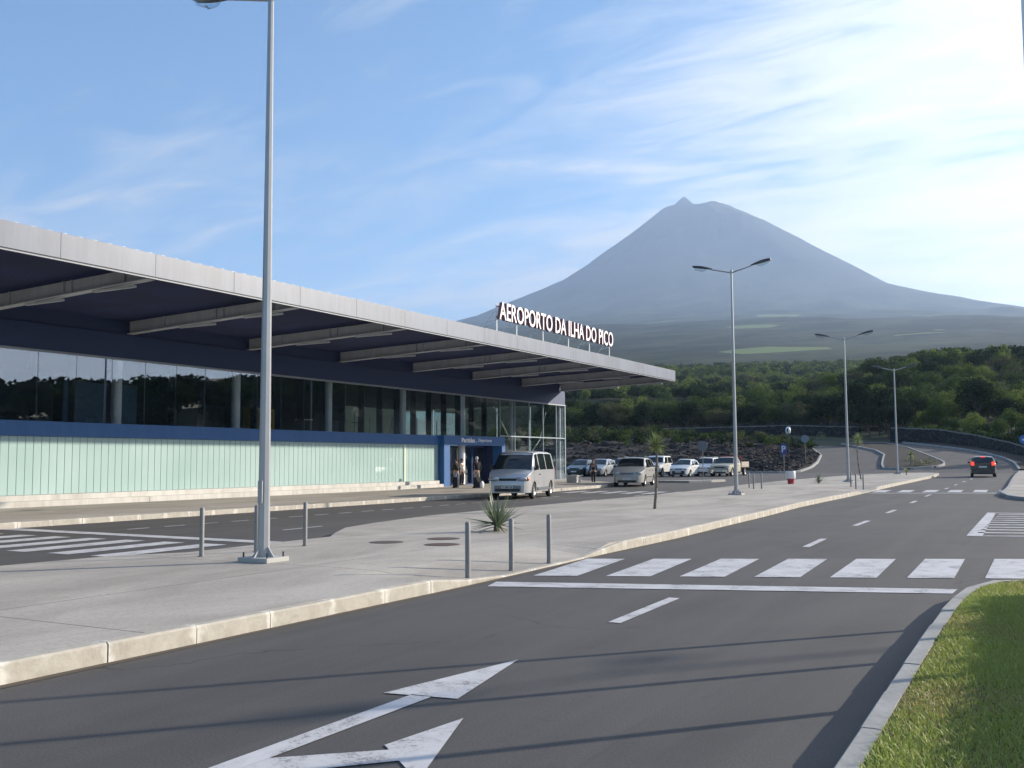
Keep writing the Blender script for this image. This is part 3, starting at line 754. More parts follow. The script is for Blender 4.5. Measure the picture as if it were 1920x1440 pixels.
for y in BEAMY:
    b = MB(); prof = [(W - .05, 6.98), (FX - .2, 7.36), (FX - .2, zsof(FX) - .02), (W - .05, zsof(W) - .02)]
    b.prism(prof, 'y', y - .03, y + .03)
    # flanges
    for z0_, z1_ in ((6.96, 7.34),):
        b.prism([(W - .05, z0_), (FX - .2, z1_), (FX - .2, z1_ + .03), (W - .05, z0_ + .03)], 'y', y - .16, y + .16)
    for xx in (-31.2, -28.4, -28.0, -25.5): 
        zb_ = 6.98 + (xx - W) / (FX - W) * .38; b.box(xx, xx + .03, y - .12, y + .12, zb_, zsof(xx) - .02)
    bm_ = bp('canopy_beam', b, M_BEAMGREY)
    for xx in (-30.4, -27.0):
        zb_ = 6.90 + (xx - W) / (FX - W) * .38
        bp('strip_light', MB().box(xx, xx + 1.9, y - .06, y + .06, zb_ + .0, zb_ + .07), M_BEAMGREY, bm_)
# inner volumes
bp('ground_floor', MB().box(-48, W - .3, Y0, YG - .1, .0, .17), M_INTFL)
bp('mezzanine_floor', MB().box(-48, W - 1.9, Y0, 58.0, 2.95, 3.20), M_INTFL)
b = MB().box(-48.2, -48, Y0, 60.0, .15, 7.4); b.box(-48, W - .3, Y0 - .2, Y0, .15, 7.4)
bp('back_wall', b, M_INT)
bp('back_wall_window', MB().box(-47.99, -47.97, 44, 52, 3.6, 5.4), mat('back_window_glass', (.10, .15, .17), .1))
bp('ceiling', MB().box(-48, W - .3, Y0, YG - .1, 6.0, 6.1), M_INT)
bp('partition', MB().box(-41, -40.8, -4, 30, 3.2, 6.0).box(-44, -38, 34.4, 34.6, 3.2, 6.0), mat('partition_blue_grey', (.07, .10, .14), .5))
bp('screen', MB().box(-37.0, -36.9, 27.6, 31.4, 3.5, 5.2), mat('display_blue', (.03, .12, .22), .3))
# things on the upper floor seen through the glass
def thing_at(name, x, y, z, rz, label, cat, group=None): return empty(name, (x, y, z), rz, label, cat, group)
t_ = thing_at('vending_cabinet', -36.2, 38.6, 3.2, 0, 'tall yellow cabinet on the upper floor seen through the glass', 'cabinet')
MB().box(-.4, .4, -.75, .75, .08, 1.25).build('body', mat('yellow_paint', (.55, .36, .03), .4), t_, bevel=.02)
MB().box(.4, .41, -.6, .6, .35, 1.1).build('front_panel', mat('ochre_panel', (.36, .22, .02), .4), t_)
MB().box(-.35, .35, -.7, .7, 0, .08).build('base', M_DARKSTEEL, t_)
def cafe_table(x, y, lab):
    t = thing_at('cafe_table', x, y, 3.2, 0, lab, 'table', 'white cafe tables on the upper floor')
    MB().lathe([(.45, .70), (.45, .73)], n=20).build('table_top', M_WHITE, t)
    MB().tube((0, 0, .03), (0, 0, .70), .03).build('pedestal', M_STEEL, t)
    MB().lathe([(.26, 0), (.26, .02), (.05, .05)], n=16).build('base', M_STEEL, t)
cafe_table(-34.6, 40.2, 'white cafe table behind the glass beside the yellow cabinet')
cafe_table(-34.6, 43.2, 'white cafe table behind the glass between two white columns')
cafe_table(-34.7, 45.0, 'white cafe table behind the glass, third from the yellow cabinet')
def easel(x, y, lab, hh=1.25):
    t = thing_at('notice_stand', x, y, 3.2, .3, lab, 'notice stand')
    MB().tube((-.2, -.22, 0), (-.02, -.2, hh), .014).tube((-.2, .22, 0), (-.02, .2, hh), .014).tube((.25, 0, 0), (-.02, 0, hh), .014).build('leg_frame', M_WHITE, t)
    MB().box(-.02, .02, -.28, .28, .45, 1.0).build('board', M_WHITE, t)
easel(-34.5, 48.0, 'white notice board on legs behind the glass left of a column')
def post_(x, y, h, lab, m, m2):
    t = thing_at('barrier_post', x, y, 3.2, 0, lab, 'post')
    MB().tube((0, 0, .03), (0, 0, h), .035).build('pole', m, t, True, angle=40)
    MB().lathe([(.16, 0), (.16, .02), (.04, .05)], n=14).build('base', m2, t)
M_RED = mat('red_paint', (.45, .03, .03), .4)
post_(-34.4, 44.2, 1.35, 'tall slim white post behind the glass next to a cafe table', M_WHITE, M_WHITE)
post_(-34.4, 45.6, 1.0, 'short slim white post behind the upper glass', M_WHITE, M_STEEL)
post_(-34.4, 50.3, 1.15, 'slim white post with angled light behind the glass right of a column', M_WHITE, M_STEEL)
post_(-34.4, 53.2, 1.7, 'red and white tall post behind the glass above the portal', M_RED, M_WHITE)
post_(-34.4, 52.5, .95, 'slim white post behind the glass above the portal text', M_WHITE, M_WHITE)

# ------------------------------------------------------------------ roof sign
SX = -25.3; SY0, SY1 = 44.4, 59.25; SZ = 9.02
sg = empty('roof_sign', (SX, (SY0 + SY1) / 2, 8.28), 0, 'white raised letters AEROPORTO DA ILHA DO PICO standing on posts above the canopy edge', 'sign')
M_SIDE = mat('letter_side', (.22, .085, .085), .6); M_FACE = mat('letter_face', (.86, .84, .87), .45)
letters('AEROPORTO DA ILHA DO PICO', 1.0, .09, .009, 0, SX, SY0, SZ, SY1 - SY0, .94, M_FACE, sg, M_SIDE, (SX, (SY0 + SY1) / 2, 8.28))
for yy in (44.45, 46.6, 49.7, 53.0, 56.0, 59.1):
    y = yy - (SY0 + SY1) / 2
    MB().box(-.16, -.11, y - .03, y + .03, 0.0, 1.6).tube((-1.3, y, -.02), (-.16, y, 1.3), .02, None, 6).tube((-.13, y, .75), (-.7, y, .62), .015, None, 6).build('post', M_WHITE, sg)
MB().box(-.15, -.105, -(SY1 - SY0) / 2, (SY1 - SY0) / 2, .86, .92).box(-.15, -.105, -(SY1 - SY0) / 2, (SY1 - SY0) / 2, 1.42, 1.48).build('rail', M_SIDE, sg)
# ------------------------------------------------------------------ street furniture
M_BOWL = mat_glass('lamp_bowl', (.85, .90, .92), 1.6, .05)
def lamp_head(root, dx, z, base, rise):
    """arm + luminaire on the +x or -x side"""
    sg_ = 1 if dx > 0 else -1
    MB().tube((0, 0, z - .05), (sg_ * .95, 0, z + rise * .55), .034, .026, 8).build('arm', M_POLE, root, True, angle=40)
    hd = MB()
    n = 10; secs = []
    for i in range(n + 1):
        q = i / n; x = sg_ * (.88 + .88 * q); zc = z + rise * (.52 + .48 * q) + .02
        w = .05 + .11 * math.sin(min(1, q * 1.15) * math.pi * .62) * (1 if q < .9 else .8); h = .035 + .075 * math.sin(min(1, q * 1.1) * math.pi * .7)
        secs.append([(x, w * math.cos(a), zc + h * max(0, math.sin(a)) - .01 * (math.sin(a) < 0)) for a in [2 * math.pi * k / 12 for k in range(12)]])
    v = [p for s_ in secs for p in s_]; f = [(i * 12 + k, i * 12 + (k + 1) % 12, (i + 1) * 12 + (k + 1) % 12, (i + 1) * 12 + k) for i in range(n) for k in range(12)]
    f += [tuple(range(12)), tuple(range(n * 12, n * 12 + 12))]
    h = hd.add(v, f).build('lamp_head', M_DARKSTEEL, root, True, angle=50)
    cx = sg_ * 1.42; cz = z + rise * .80 + .005
    vb = []; fb = []
    for j in range(6):
        ph = math.pi / 2 * j / 5
        for k in range(14):
            a = 2 * math.pi * k / 14
            vb.append((cx + .29 * math.cos(ph) ** .6 * math.cos(a) if j < 5 else cx, .115 * (math.cos(ph) ** .6 if j < 5 else 0) * math.sin(a), cz - .13 * math.sin(ph) + (cx + .29 * math.cos(a) - cx) * sg_ * rise * .4))
    for j in range(5):
        for k in range(14): fb.append((j * 14 + k, j * 14 + (k + 1) % 14, (j + 1) * 14 + (k + 1) % 14, (j + 1) * 14 + k))
    MB().add(vb, fb).build('glass_bowl', M_BOWL, h, True)
def street_lamp(x, y, z, h, label, rz=0.0, r0=.095, r1=.045, rise=.34):
    t = empty('street_lamp', (x, y, z), rz, label, 'street lamp', 'double armed street lamps')
    MB().box(-.30, .30, -.25, .25, 0, .075).build('base_plate', mat('lamp_plinth', (.42, .41, .38), .8) if 'lamp_plinth' not in bpy.data.materials else bpy.data.materials['lamp_plinth'], t, bevel=.012)
    b = MB(); seg = 6
    for i in range(seg):
        q0, q1 = i / seg, (i + 1) / seg
        b.tube((0, 0, .075 + (h - .075) * q0), (0, 0, .075 + (h - .075) * q1), r0 + (r1 - r0) * q0, r0 + (r1 - r0) * q1, 8, i in (0, seg - 1))
    b.lathe([(.055, h - .02), (.055, h + .07), (.02, h + .10)], n=10)
    p = b.build('pole', M_POLE, t)
    g = MB()
    for a in range(4):
        c, s_ = math.cos(a * math.pi / 2), math.sin(a * math.pi / 2)
        v = [(c * .09, s_ * .09, .075), (c * .22, s_ * .22, .075), (c * .09, s_ * .09, .24)]; o_ = (-s_ * .008, c * .008)
        g.add([(a0 + o_[0], b0 + o_[1], c0) for a0, b0, c0 in v] + [(a0 - o_[0], b0 - o_[1], c0) for a0, b0, c0 in v], [(0, 1, 2), (5, 4, 3), (0, 3, 4, 1), (1, 4, 5, 2), (2, 5, 3, 0)])
    g.build('gusset', M_POLE, t)
    bo = MB()
    for sx in (-1, 1):
        for sy in (-1, 1): bo.tube((sx * .24, sy * .18, .07), (sx * .24, sy * .18, .15), .014, None, 6)
    bo.build('anchor_bolts', M_DARKSTEEL, t)
    MB().box(-.045, .045, -r0 - .004, -r0 * .86, .9, 1.25).build('service_hatch', M_POLE, t)
    lamp_head(t, -1, h, t, rise); lamp_head(t, 1, h, t, rise)
    return t
street_lamp(-10.92, 11.78, .17, 9.05, 'nearest tall street lamp on the concrete median, its top cut off by the frame')
street_lamp(-12.65, 43.26, .17, 9.92, 'tall double armed street lamp on the median just beyond the bare dracaena trunk')
street_lamp(-11.75, 64.42, .28, 8.96, 'double armed street lamp on the median beside the second far bollard trio', r0=.095)
street_lamp(-12.05, 87.57, .44, 8.66, 'farthest double armed street lamp standing at the end of the median', r0=.09)
street_lamp(15.3, 28.8, hill(15.3, 28.8), 10.0, 'street lamp beyond the lawn outside the road', rz=R(65))
def bollard(x, y, label, group):
    z = hf_med(x, y); t = empty('bollard', (x, y, z), 0, label, 'bollard', group)
    MB().lathe([(.038, -.02), (.038, .775), (.034, .79), (0.02, .80)], n=16).build('post', M_STEEL, t, True, angle=35)
    MB().lathe([(.062, -.02), (.062, .008), (.046, .012)], n=16).build('collar', M_STEEL, t, True, angle=35)
for x, y, l in ((-7.48, 12.22, 'nearest of the three grey bollards by the zebra crossing kerb'), (-7.47, 13.48, 'middle of the three grey bollards by the zebra crossing kerb'), (-7.46, 14.74, 'far one of the three zebra crossing bollards, standing alone right of the yucca'),
                (-12.42, 11.95, 'grey bollard left of the big lamp pole at the inner crossing'), (-12.2, 12.98, 'grey bollard mostly hidden behind the big lamp pole'), (-12.25, 14.30, 'grey bollard right of the big lamp pole at the inner crossing'),
                ): bollard(x, y, l, 'steel bollards at the crossings')
for x, y, l in ((-14.79, 53.0, 'leftmost short bollard right of the second lamp pole'), (-14.0, 51.0, 'middle short bollard right of the second lamp pole'), (-13.7, 51.4, 'rightmost short bollard right of the second lamp pole'),
                (-10.0, 55.5, 'bollard at the foot of the third lamp pole'), (-9.45, 53.8, 'middle bollard of the trio beside the third lamp pole'), (-9.15, 54.2, 'right bollard of the trio beside the third lamp pole')):
    bollard(x, y, l, 'far bollards on the median')
M_COVER = mat('rusty_cover', (.10, .055, .05), .8, noise=(6, (.07, .045, .042), .4))
M_COVER2 = mat('brown_cover', (.085, .068, .060), .8)
def cover(x, y, label, m, r=.30):
    t = empty('manhole_cover', (x, y, hf_med(x, y)), 0, label, 'manhole cover', 'covers set in the median')
    MB().lathe([(r, -.01), (r, .006), (r - .02, .008), (r - .035, .004), (r - .05, .009)], n=32).build('lid', m, t)
    MB().lathe([(r + .03, -.01), (r + .03, .0045), (r + .005, .005)], n=32).build('ring', M_COVER2, t)
cover(-11.38, 15.62, 'dull brown round manhole cover nearest the big lamp pole', M_COVER2)
cover(-10.85, 16.80, 'reddish manhole cover nearer the yucca, farther of the red pair', M_COVER)
cover(-10.12, 15.62, 'reddish manhole cover nearer the road, closer of the red pair', M_COVER)

# ------------------------------------------------------------------ signs
def sign_disc(x, y, z, h, r, label, face, m, rz=0, arrow=False):
    t = empty('road_sign', (x, y, z), rz, label, 'road sign')
    MB().tube((0, 0, 0), (0, 0, h), .028, None, 10).build('post', M_STEEL, t, True, angle=40)
    b = MB(); n = 28
    for yy in (-.045, -.033): pass
    ring = lambda yy, rr: [(rr * math.cos(2 * math.pi * k / n), yy, h - r + rr * math.sin(2 * math.pi * k / n)) for k in range(n)]
    v = ring(-.05, r) + ring(-.03, r); f = [tuple(range(n)), tuple(range(n, 2 * n))] + [(k, (k + 1) % n, n + (k + 1) % n, n + k) for k in range(n)]
    d = b.add(v, f).build('disc', m, t)
    if arrow:
        a = [(-.22, 0), (-.06, .13), (-.06, .05), (.16, .05), (.16, -.05), (-.06, -.05), (-.06, -.13)]
        MB().prism([(u, w + h - r) for u, w in a], 'y', -.058, -.052).build('arrow', M_WHITE, d)
M_SIGNBACK = mat('sign_back_grey', (.20, .24, .27), .5, .3)
M_SIGNBLUE = mat('sign_blue', (.02, .12, .42), .4)
sign_disc(-22.2, 67.9, T(0, 67.9) + .14, 2.75, .36, 'round road sign seen from its grey back, on the thin traffic island', None, M_SIGNBACK)
sign_disc(-24.3, 109.2, T(0, 109.2) + .3, 2.85, .42, 'small grey round sign back on the lava bed at the curve', None, M_SIGNBACK)
sign_disc(-3.05, 101.5, T(0, 101.5) + .15, 3.15, .42, 'round blue road sign with white arrow at the far right pavement', None, M_SIGNBLUE, 0, True)
t = empty('parking_sign', (-23.85, 97.9, T(0, 97.9) - .1), 0, 'tall narrow blue parking sign with a white P at the lava bed corner', 'parking sign')
MB().tube((0, 0, 0), (0, 0, 2.9), .035, None, 10).build('post', M_STEEL, t, True, angle=40)
pn = MB().box(-.26, .26, -.06, -.035, 1.95, 2.95).build('panel', mat('parking_blue', (.03, .06, .30), .4), t, bevel=.008)
FACEY = Matrix(((1, 0, 0, 0), (0, 0, -1, 0), (0, 1, 0, 0), (0, 0, 0, 1)))
txt_obj('letter', 'P', .85, Matrix.Translation((-.22, -.062, 2.18)) @ FACEY, M_WHITE, pn, .003, .02)
t = empty('lantern_sign', (-26.0, 108.9, T(0, 108.9) + .6), 0, 'white rounded upright lantern with a dark centre above the dark rocks', 'lantern')
MB().tube((0, 0, 0), (0, 0, 2.7), .04, None, 10).build('post', M_DARKSTEEL, t, True, angle=40)
MB().lathe([(.12, 2.7), (.26, 2.85), (.28, 3.15), (.22, 3.42), (.08, 3.5)], n=20).build('lantern_body', M_WHITE, t, True)
MB().ell((0, -.26, 3.12), (.09, .04, .20)).build('dark_centre', M_DARKSTEEL, t, True)
# ------------------------------------------------------------------ litter bin
t = empty('litter_bin', (-14.15, 59.6, hf_med(-14.15, 59.6)), 0, 'litter bin with white drum and tapered red foot on the median', 'bin')
MB().lathe([(.17, 0.0), (.21, .30), (.215, .31)], n=24).build('foot', mat('bin_red', (.42, .03, .06), .5), t, True, angle=40)
MB().lathe([(.27, .31), (.28, .34), (.28, .72), (.26, .76), (.18, .76), (.18, .70)], n=24).build('drum', mat('bin_white', (.70, .69, .67), .5), t, True, angle=40)
# ------------------------------------------------------------------ flag poles beside the lawn kerb (only one enters the frame)
for i, (x, y) in enumerate(((-.08, 8.57), (-.12, 10.37), (-.165, 12.14))):
    t = empty('flagpole', (x, y, .155), 0, ['white flagpole nearest the camera by the lawn kerb', 'middle white flagpole by the lawn kerb', 'farthest white flagpole of the row by the lawn kerb'][i], 'flagpole', 'flagpoles on the lawn')
    MB().tube((0, 0, 0), (0, 0, 10), .046, .034, 14).build('pole', M_COLW, t, True, angle=40)
    MB().ell((0, 0, 10.05), (.07, .07, .07)).build('finial', M_WHITE, t, True)
    MB().lathe([(.14, 0), (.14, .02), (.066, .04)], n=16).build('base_flange', M_STEEL, t)
# low white concrete block at the end of the terminal pavement
t = empty('concrete_block', (-28.6, 60.3, .155 + T(0, 60.3)), 0, 'low white concrete block behind the silver van at the pavement edge', 'concrete block')
MB().box(-.40, .35, -.35, .35, 0, .40).box(-.46, .41, -.41, .41, .40, .48).build('block', M_PLINTH, t, bevel=.015)

# ------------------------------------------------------------------ spiky plants
def mat_leaf(name, a, b_, tr=.35, rough=.5, spec=.3):
    m = bpy.data.materials.new(name); m.use_nodes = True; g = NT(m.node_tree); p = m.node_tree.nodes['Principled BSDF']
    pos = g.n('ShaderNodeTexCoord').outputs['Object']
    oi = g.n('ShaderNodeObjectInfo').outputs['Random']
    n = g.noise(pos, .9, 3, .6); n2 = g.noise(pos, 5.0, 2, .6)
    f = g.math('ADD', g.math('MULTIPLY', n, .55), g.math('MULTIPLY', n2, .45)); f = g.math('ADD', f, g.math('MULTIPLY', g.math('SUBTRACT', oi, .5), .25))
    c = g.mix(g.ramp(f, [(.36, 0.0), (.64, 1.0)]), a, b_)
    g.link(c, p.inputs['Base Color']); p.inputs['Roughness'].default_value = rough; p.inputs['Specular IOR Level'].default_value = spec
    t_ = g.n('ShaderNodeBsdfTranslucent', {'Color': c}); mx = g.n('ShaderNodeMixShader', {0: tr, 1: p.outputs[0], 2: t_.outputs[0]})
    g.link(mx.outputs[0], m.node_tree.nodes['Material Output'].inputs[0]); return m
M_YUC = mat_leaf('yucca_leaf', (.10, .135, .075), (.23, .27, .16), .2, .4)
M_DRAC = mat_leaf('dracaena_leaf', (.17, .22, .08), (.36, .42, .18), .3, .4)
M_STEM = mat('fibrous_stem', (.24, .20, .16), .9, noise=(20, (.14, .11, .09), .4), bump=(40, .6, .01))
def blades(seed, n, L, w, zc, emin, emax, droop, r0=.03):
    rg = random.Random(seed); b = MB()
    for i in range(n):
        a = rg.uniform(0, 2 * math.pi); q = (i + .5) / n; el = R(emin + (emax - emin) * q + rg.uniform(-8, 8)); l = L * rg.uniform(.75, 1.1)
        dr = droop * (1.2 - math.sin(max(0, el))) * rg.uniform(.5, 1.3)
        side = Vector((-math.sin(a), math.cos(a), 0)); tw = rg.uniform(-.5, .5); up = Vector((0, 0, 1)); sd_ = (side * math.cos(tw) + up * math.sin(tw) * .4).normalized()
        d = Vector((math.cos(a) * math.cos(el), math.sin(a) * math.cos(el), math.sin(el)))
        z0 = Vector((math.cos(a) * r0, math.sin(a) * r0, zc + rg.uniform(-.05, .05))); S = 5; v = []; f = []
        for k in range(S + 1):
            s_ = k / S; p = z0 + d * l * s_ + Vector((0, 0, -dr * l * s_ * s_)); ww = w * (.7 + .6 * s_ if s_ < .35 else (1 - s_) * 1.4) * .5
            v += [p - sd_ * ww, p + Vector((0, 0, -ww * .45)), p + sd_ * ww]
        for k in range(S): f += [(k * 3, k * 3 + 1, k * 3 + 4, k * 3 + 3), (k * 3 + 1, k * 3 + 2, k * 3 + 5, k * 3 + 4)]
        b.add(v, f)
    return b
def spiky(name, x, y, z, label, cat, trunk, L, n, w, emin, emax, droop, m, seed, r=.05, bend=(0, 0)):
    t = empty(name, (x, y, z), 0, label, cat)
    pts = [(bend[0] * math.sin(q * 2.2), bend[1] * q, trunk * q) for q in [i / 6 for i in range(7)]]
    MB().path(pts, [r * (1.25 - .4 * i / 6) for i in range(7)], 10).build('trunk', M_STEM, t, True)
    b = blades(seed, n, L, w, 0, emin, emax, droop); e = pts[-1]
    b.v = [(a + e[0], c + e[1], d + e[2]) for a, c, d in b.v]
    b.build('crown', m, t, True, fix=False)
    return t
spiky('yucca', -10.92, 19.07, .16, 'spiky grey green yucca on the median behind the bollards', 'yucca', .16, .80, 70, .058, -14, 82, .07, M_YUC, 3, .07)
spiky('dracaena', -11.42, 30.0, .16, 'slender dracaena with pompom crown on a thin bare trunk, in front of the parked cars', 'dracaena', 2.0, .50, 150, .038, -45, 88, .07, M_DRAC, 8, .04, (.10, 0))
spiky('dracaena', -12.05, 70.6, T(0, 70) + .16, 'far slender dracaena right of the third lamp pole', 'dracaena', 2.7, .55, 90, .05, -60, 85, .2, M_DRAC, 12, .04, (-.2, 0))
spiky('yucca', -12.78, 60.7, T(0, 60.7) + .16, 'small low yucca on the median beside the litter bin', 'yucca', .08, .6, 34, .05, 5, 80, .1, M_YUC, 5, .05)
spiky('yucca', -10.9, 84.0, T(0, 84) + .16, 'tiny yucca near the far end of the median', 'yucca', .3, .35, 40, .04, -10, 80, .15, M_DRAC, 15, .04)
spiky('dracaena', -13.4, 106.9, T(0, 107) + .16, 'small dracaena on the dark planted island', 'dracaena', 1.0, .5, 60, .06, -20, 85, .2, M_DRAC, 17, .06)
def low_bush(x, y, z, r, h, label, m, seed, name='shrub'):
    t = empty(name, (x, y, z), 0, label, 'shrub')
    rg = random.Random(seed); b = MB()
    for i in range(int(260 * r)):
        a = rg.uniform(0, 6.28); q = rg.random() ** .5; p = Vector((r * q * math.cos(a), r * q * math.sin(a), h * rg.random() * math.sqrt(max(.05, 1 - q * q))))
        n_ = Vector((rg.uniform(-1, 1), rg.uniform(-1, 1), rg.uniform(.0, 1))).normalized(); u = n_.orthogonal().normalized(); w_ = n_.cross(u); s_ = rg.uniform(.05, .10)
        b.add([p - u * s_, p + w_ * s_ * .5, p + u * s_, p - w_ * s_ * .5], [(0, 1, 2, 3)])
    b.build('foliage', m, t, fix=False)
    st = MB(); [st.tube((0, 0, 0), (r * .5 * math.cos(k * 1.3), r * .5 * math.sin(k * 1.3), h * .6), .02, .008, 5) for k in range(5)]
    st.build('stem', M_STEM, t)
M_BUSH = mat_leaf('bush_leaf', (.10, .12, .06), (.20, .22, .12))
low_bush(-12.6, 106.0, T(0, 106) + .15, .9, .8, 'pale grey green shrub on the dark planted island', M_BUSH, 3)
low_bush(-12.0, 108.6, T(0, 108.6) + .15, .7, .6, 'second low pale shrub behind the first on the planted island', M_BUSH, 4)
low_bush(-13.9, 111.5, T(0, 111.5) + .15, .6, .7, 'small green shrub at the back of the planted island', M_DRAC, 6)
low_bush(-30.5, 147.5, T(0, 147.5) + .1, .8, 1.2, 'small light green shrub on the verge behind the curve', M_DRAC, 7)
# ------------------------------------------------------------------ vehicles
def paint(name, c, metal=.0, rough=.32, coat=.6):
    m = mat(name, c, rough, metal, coat=coat); return m
M_TYRE = mat('tyre_rubber', (.018, .018, .019), .85)
M_RIM = mat('alloy_rim', (.48, .49, .50), .35, .7)
M_BLACKPL = mat('black_plastic', (.022, .023, .026), .55)
M_CARGLASS = bpy.data.materials.new('car_glass'); M_CARGLASS.use_nodes = True
_p = M_CARGLASS.node_tree.nodes['Principled BSDF']; _p.inputs['Base Color'].default_value = (.012, .018, .02, 1); _p.inputs['Roughness'].default_value = .04
_p.inputs['Specular IOR Level'].default_value = .9
M_HLAMP = mat('headlamp_glass', (.45, .48, .50), .08, .3, coat=1.0)
M_ORANGE = mat('indicator_orange', (.60, .12, .02), .3)
M_PLATE = mat('number_plate', (.62, .63, .62), .5)
M_PLATETXT = mat('plate_characters', (.05, .05, .06), .5)
M_TAIL = mat('tail_lamp_red', (.35, .01, .01), .25, emis=((1.0, .05, .02), .0))
M_BRAKE = mat('lit_brake_lamp', (.6, .02, .01), .3, emis=((1.0, .05, .03), .8))
M_CHROME = mat('chrome', (.6, .6, .6), .15, 1.0)
def lerp(x, pts):
    return float(np.interp(x, [p[0] for p in pts], [p[1] for p in pts]))
class Body:
    """vehicle shell: front is +x. top: (x,z) outline; belt height; W width; tap: tumblehome in m"""
    def __init__(s, L, Wd, top, belt, zb, wheels, wr, tap=.16, nose=.18, tail=.10):
        s.L, s.W, s.top, s.belt, s.zb, s.wheels, s.wr, s.tap, s.nose, s.tail = L, Wd, sorted(top), belt, zb, wheels, wr, tap, nose, tail
    def hw(s, x):
        h = s.W / 2; f = (x - (s.L / 2 - .55)) / .55; r = (-x - (s.L / 2 - .4)) / .4
        if f > 0: h -= s.nose * f ** 2.2
        if r > 0: h -= s.tail * r ** 2.2
        return h
    def ztop(s, x): return lerp(x, s.top)
    def zs(s, x): return min(s.belt, s.ztop(x) - .05)
    def gh(s): return max(z for _, z in s.top) - s.belt
    def hwt(s, x): return s.hw(x) - s.tap * max(0, s.ztop(x) - s.belt) / s.gh()
    def yside(s, x, z):
        h = s.hw(x); zs = s.zs(x)
        if z <= zs:
            q = (z - s.zb) / max(.01, zs - s.zb); return h * (.955 + .045 * math.sin(min(1, max(0, q) * 1.5) * math.pi / 2)) - .012 * max(0, q - .6)
        return h - .012 - (z - zs) / s.gh() * s.tap
    def zbot(s, x):
        z = s.zb
        for c in s.wheels:
            d = abs(x - c); r = s.wr + .06
            if d < r: z = max(z, s.wr + math.sqrt(r * r - d * d) * .98)
        return z
    def mesh(s):
        xs_ = set(np.linspace(-s.L / 2, s.L / 2, 30))
        for c in s.wheels:
            for k in range(-6, 7): xs_.add(c + (s.wr + .061) * math.sin(k * math.pi / 12))
        for x, z in s.top: xs_.add(x)
        xs_ = sorted(x for x in xs_ if -s.L / 2 <= x <= s.L / 2); ring = []
        ok = [xs_[0]]
        for x in xs_[1:]:
            if x - ok[-1] > .012: ok.append(x)
        xs_ = ok
        for x in xs_:
            zb, zs, zt = s.zbot(x), s.zs(x), s.ztop(x); pts = []
            zb = min(zb, zs - .02)
            for q in (0, .12, .4, .7, .92, 1.0):
                z = zb + (zs - zb) * q; pts.append((s.yside(x, z), z))
            yt = s.hwt(x); g = zt - zs
            for q in (.35, .7): pts.append((s.yside(x, zs + g * q) if g > .1 else yt - .012 * q, zs + g * q))
            cr = .035
            pts += [(yt - .035, zt - .025 * (g > .1) - .01), (yt - .10, zt), (yt * .6, zt + cr * .7), (0, zt + cr)]
            ring.append((x, pts))
        v = []; f = []; n = len(ring[0][1]); m = 2 * n - 1
        for x, pts in ring:
            full = [(-y, z) for y, z in pts] + [(y, z) for y, z in pts[-2::-1]]
            v += [(x, y, z) for y, z in full]
        for i in range(len(ring) - 1):
            for k in range(m - 1): f.append((i * m + k, i * m + k + 1, (i + 1) * m + k + 1, (i + 1) * m + k))
        f.append(tuple(range(m))); f.append(tuple(range((len(ring) - 1) * m, len(ring) * m)))
        # floor pan
        b = MB().add(v, f)
        return b
    def screen(s, xa, xb, mw=.90, off=.012, rows=4, cols=6):
        """glass laid on the sloping top between stations xa (low) and xb (high)"""
        v = []; f = []
        for i in range(rows + 1):
            x = xa + (xb - xa) * i / rows; zt = s.ztop(x); yt = s.hwt(x) * mw
            dx = s.ztop(x + .01) - s.ztop(x - .01); nx, nz = -dx, .02; l = math.hypot(nx, nz) or 1
            for k in range(cols + 1):
                y = -yt + 2 * yt * k / cols; cr = .035 * (1 - (abs(y) / max(.01, s.hwt(x))) ** 2)
                v.append((x + nx / l * off, y, zt + cr + nz / l * off))
        for i in range(rows):
            for k in range(cols): f.append((i * (cols + 1) + k, i * (cols + 1) + k + 1, (i + 1) * (cols + 1) + k + 1, (i + 1) * (cols + 1) + k))
        return MB().add(v, f)
    def side(s, sg_, xa, xb, zlo=.05, zhi=.09, off=.008, sl=(0, 0)):
        """side window from xa (rear) to xb (front); sl = how far the top corners are pulled in"""
        v = []; f = []; nx, nz = 7, 3
        for j in range(nz + 1):
            q = j / nz
            for i in range(nx + 1):
                x = xa + sl[0] * q + (xb - sl[1] * q - xa - sl[0] * q) * i / nx
                lo = s.zs(x) + zlo; hi = max(lo + .01, s.ztop(x) - zhi); z = lo + (hi - lo) * q
                v.append((x, sg_ * (s.yside(x, z) + off), z))
        for j in range(nz):
            for i in range(nx): f.append((j * (nx + 1) + i, j * (nx + 1) + i + 1, (j + 1) * (nx + 1) + i + 1, (j + 1) * (nx + 1) + i))
        return MB().add(v, f)
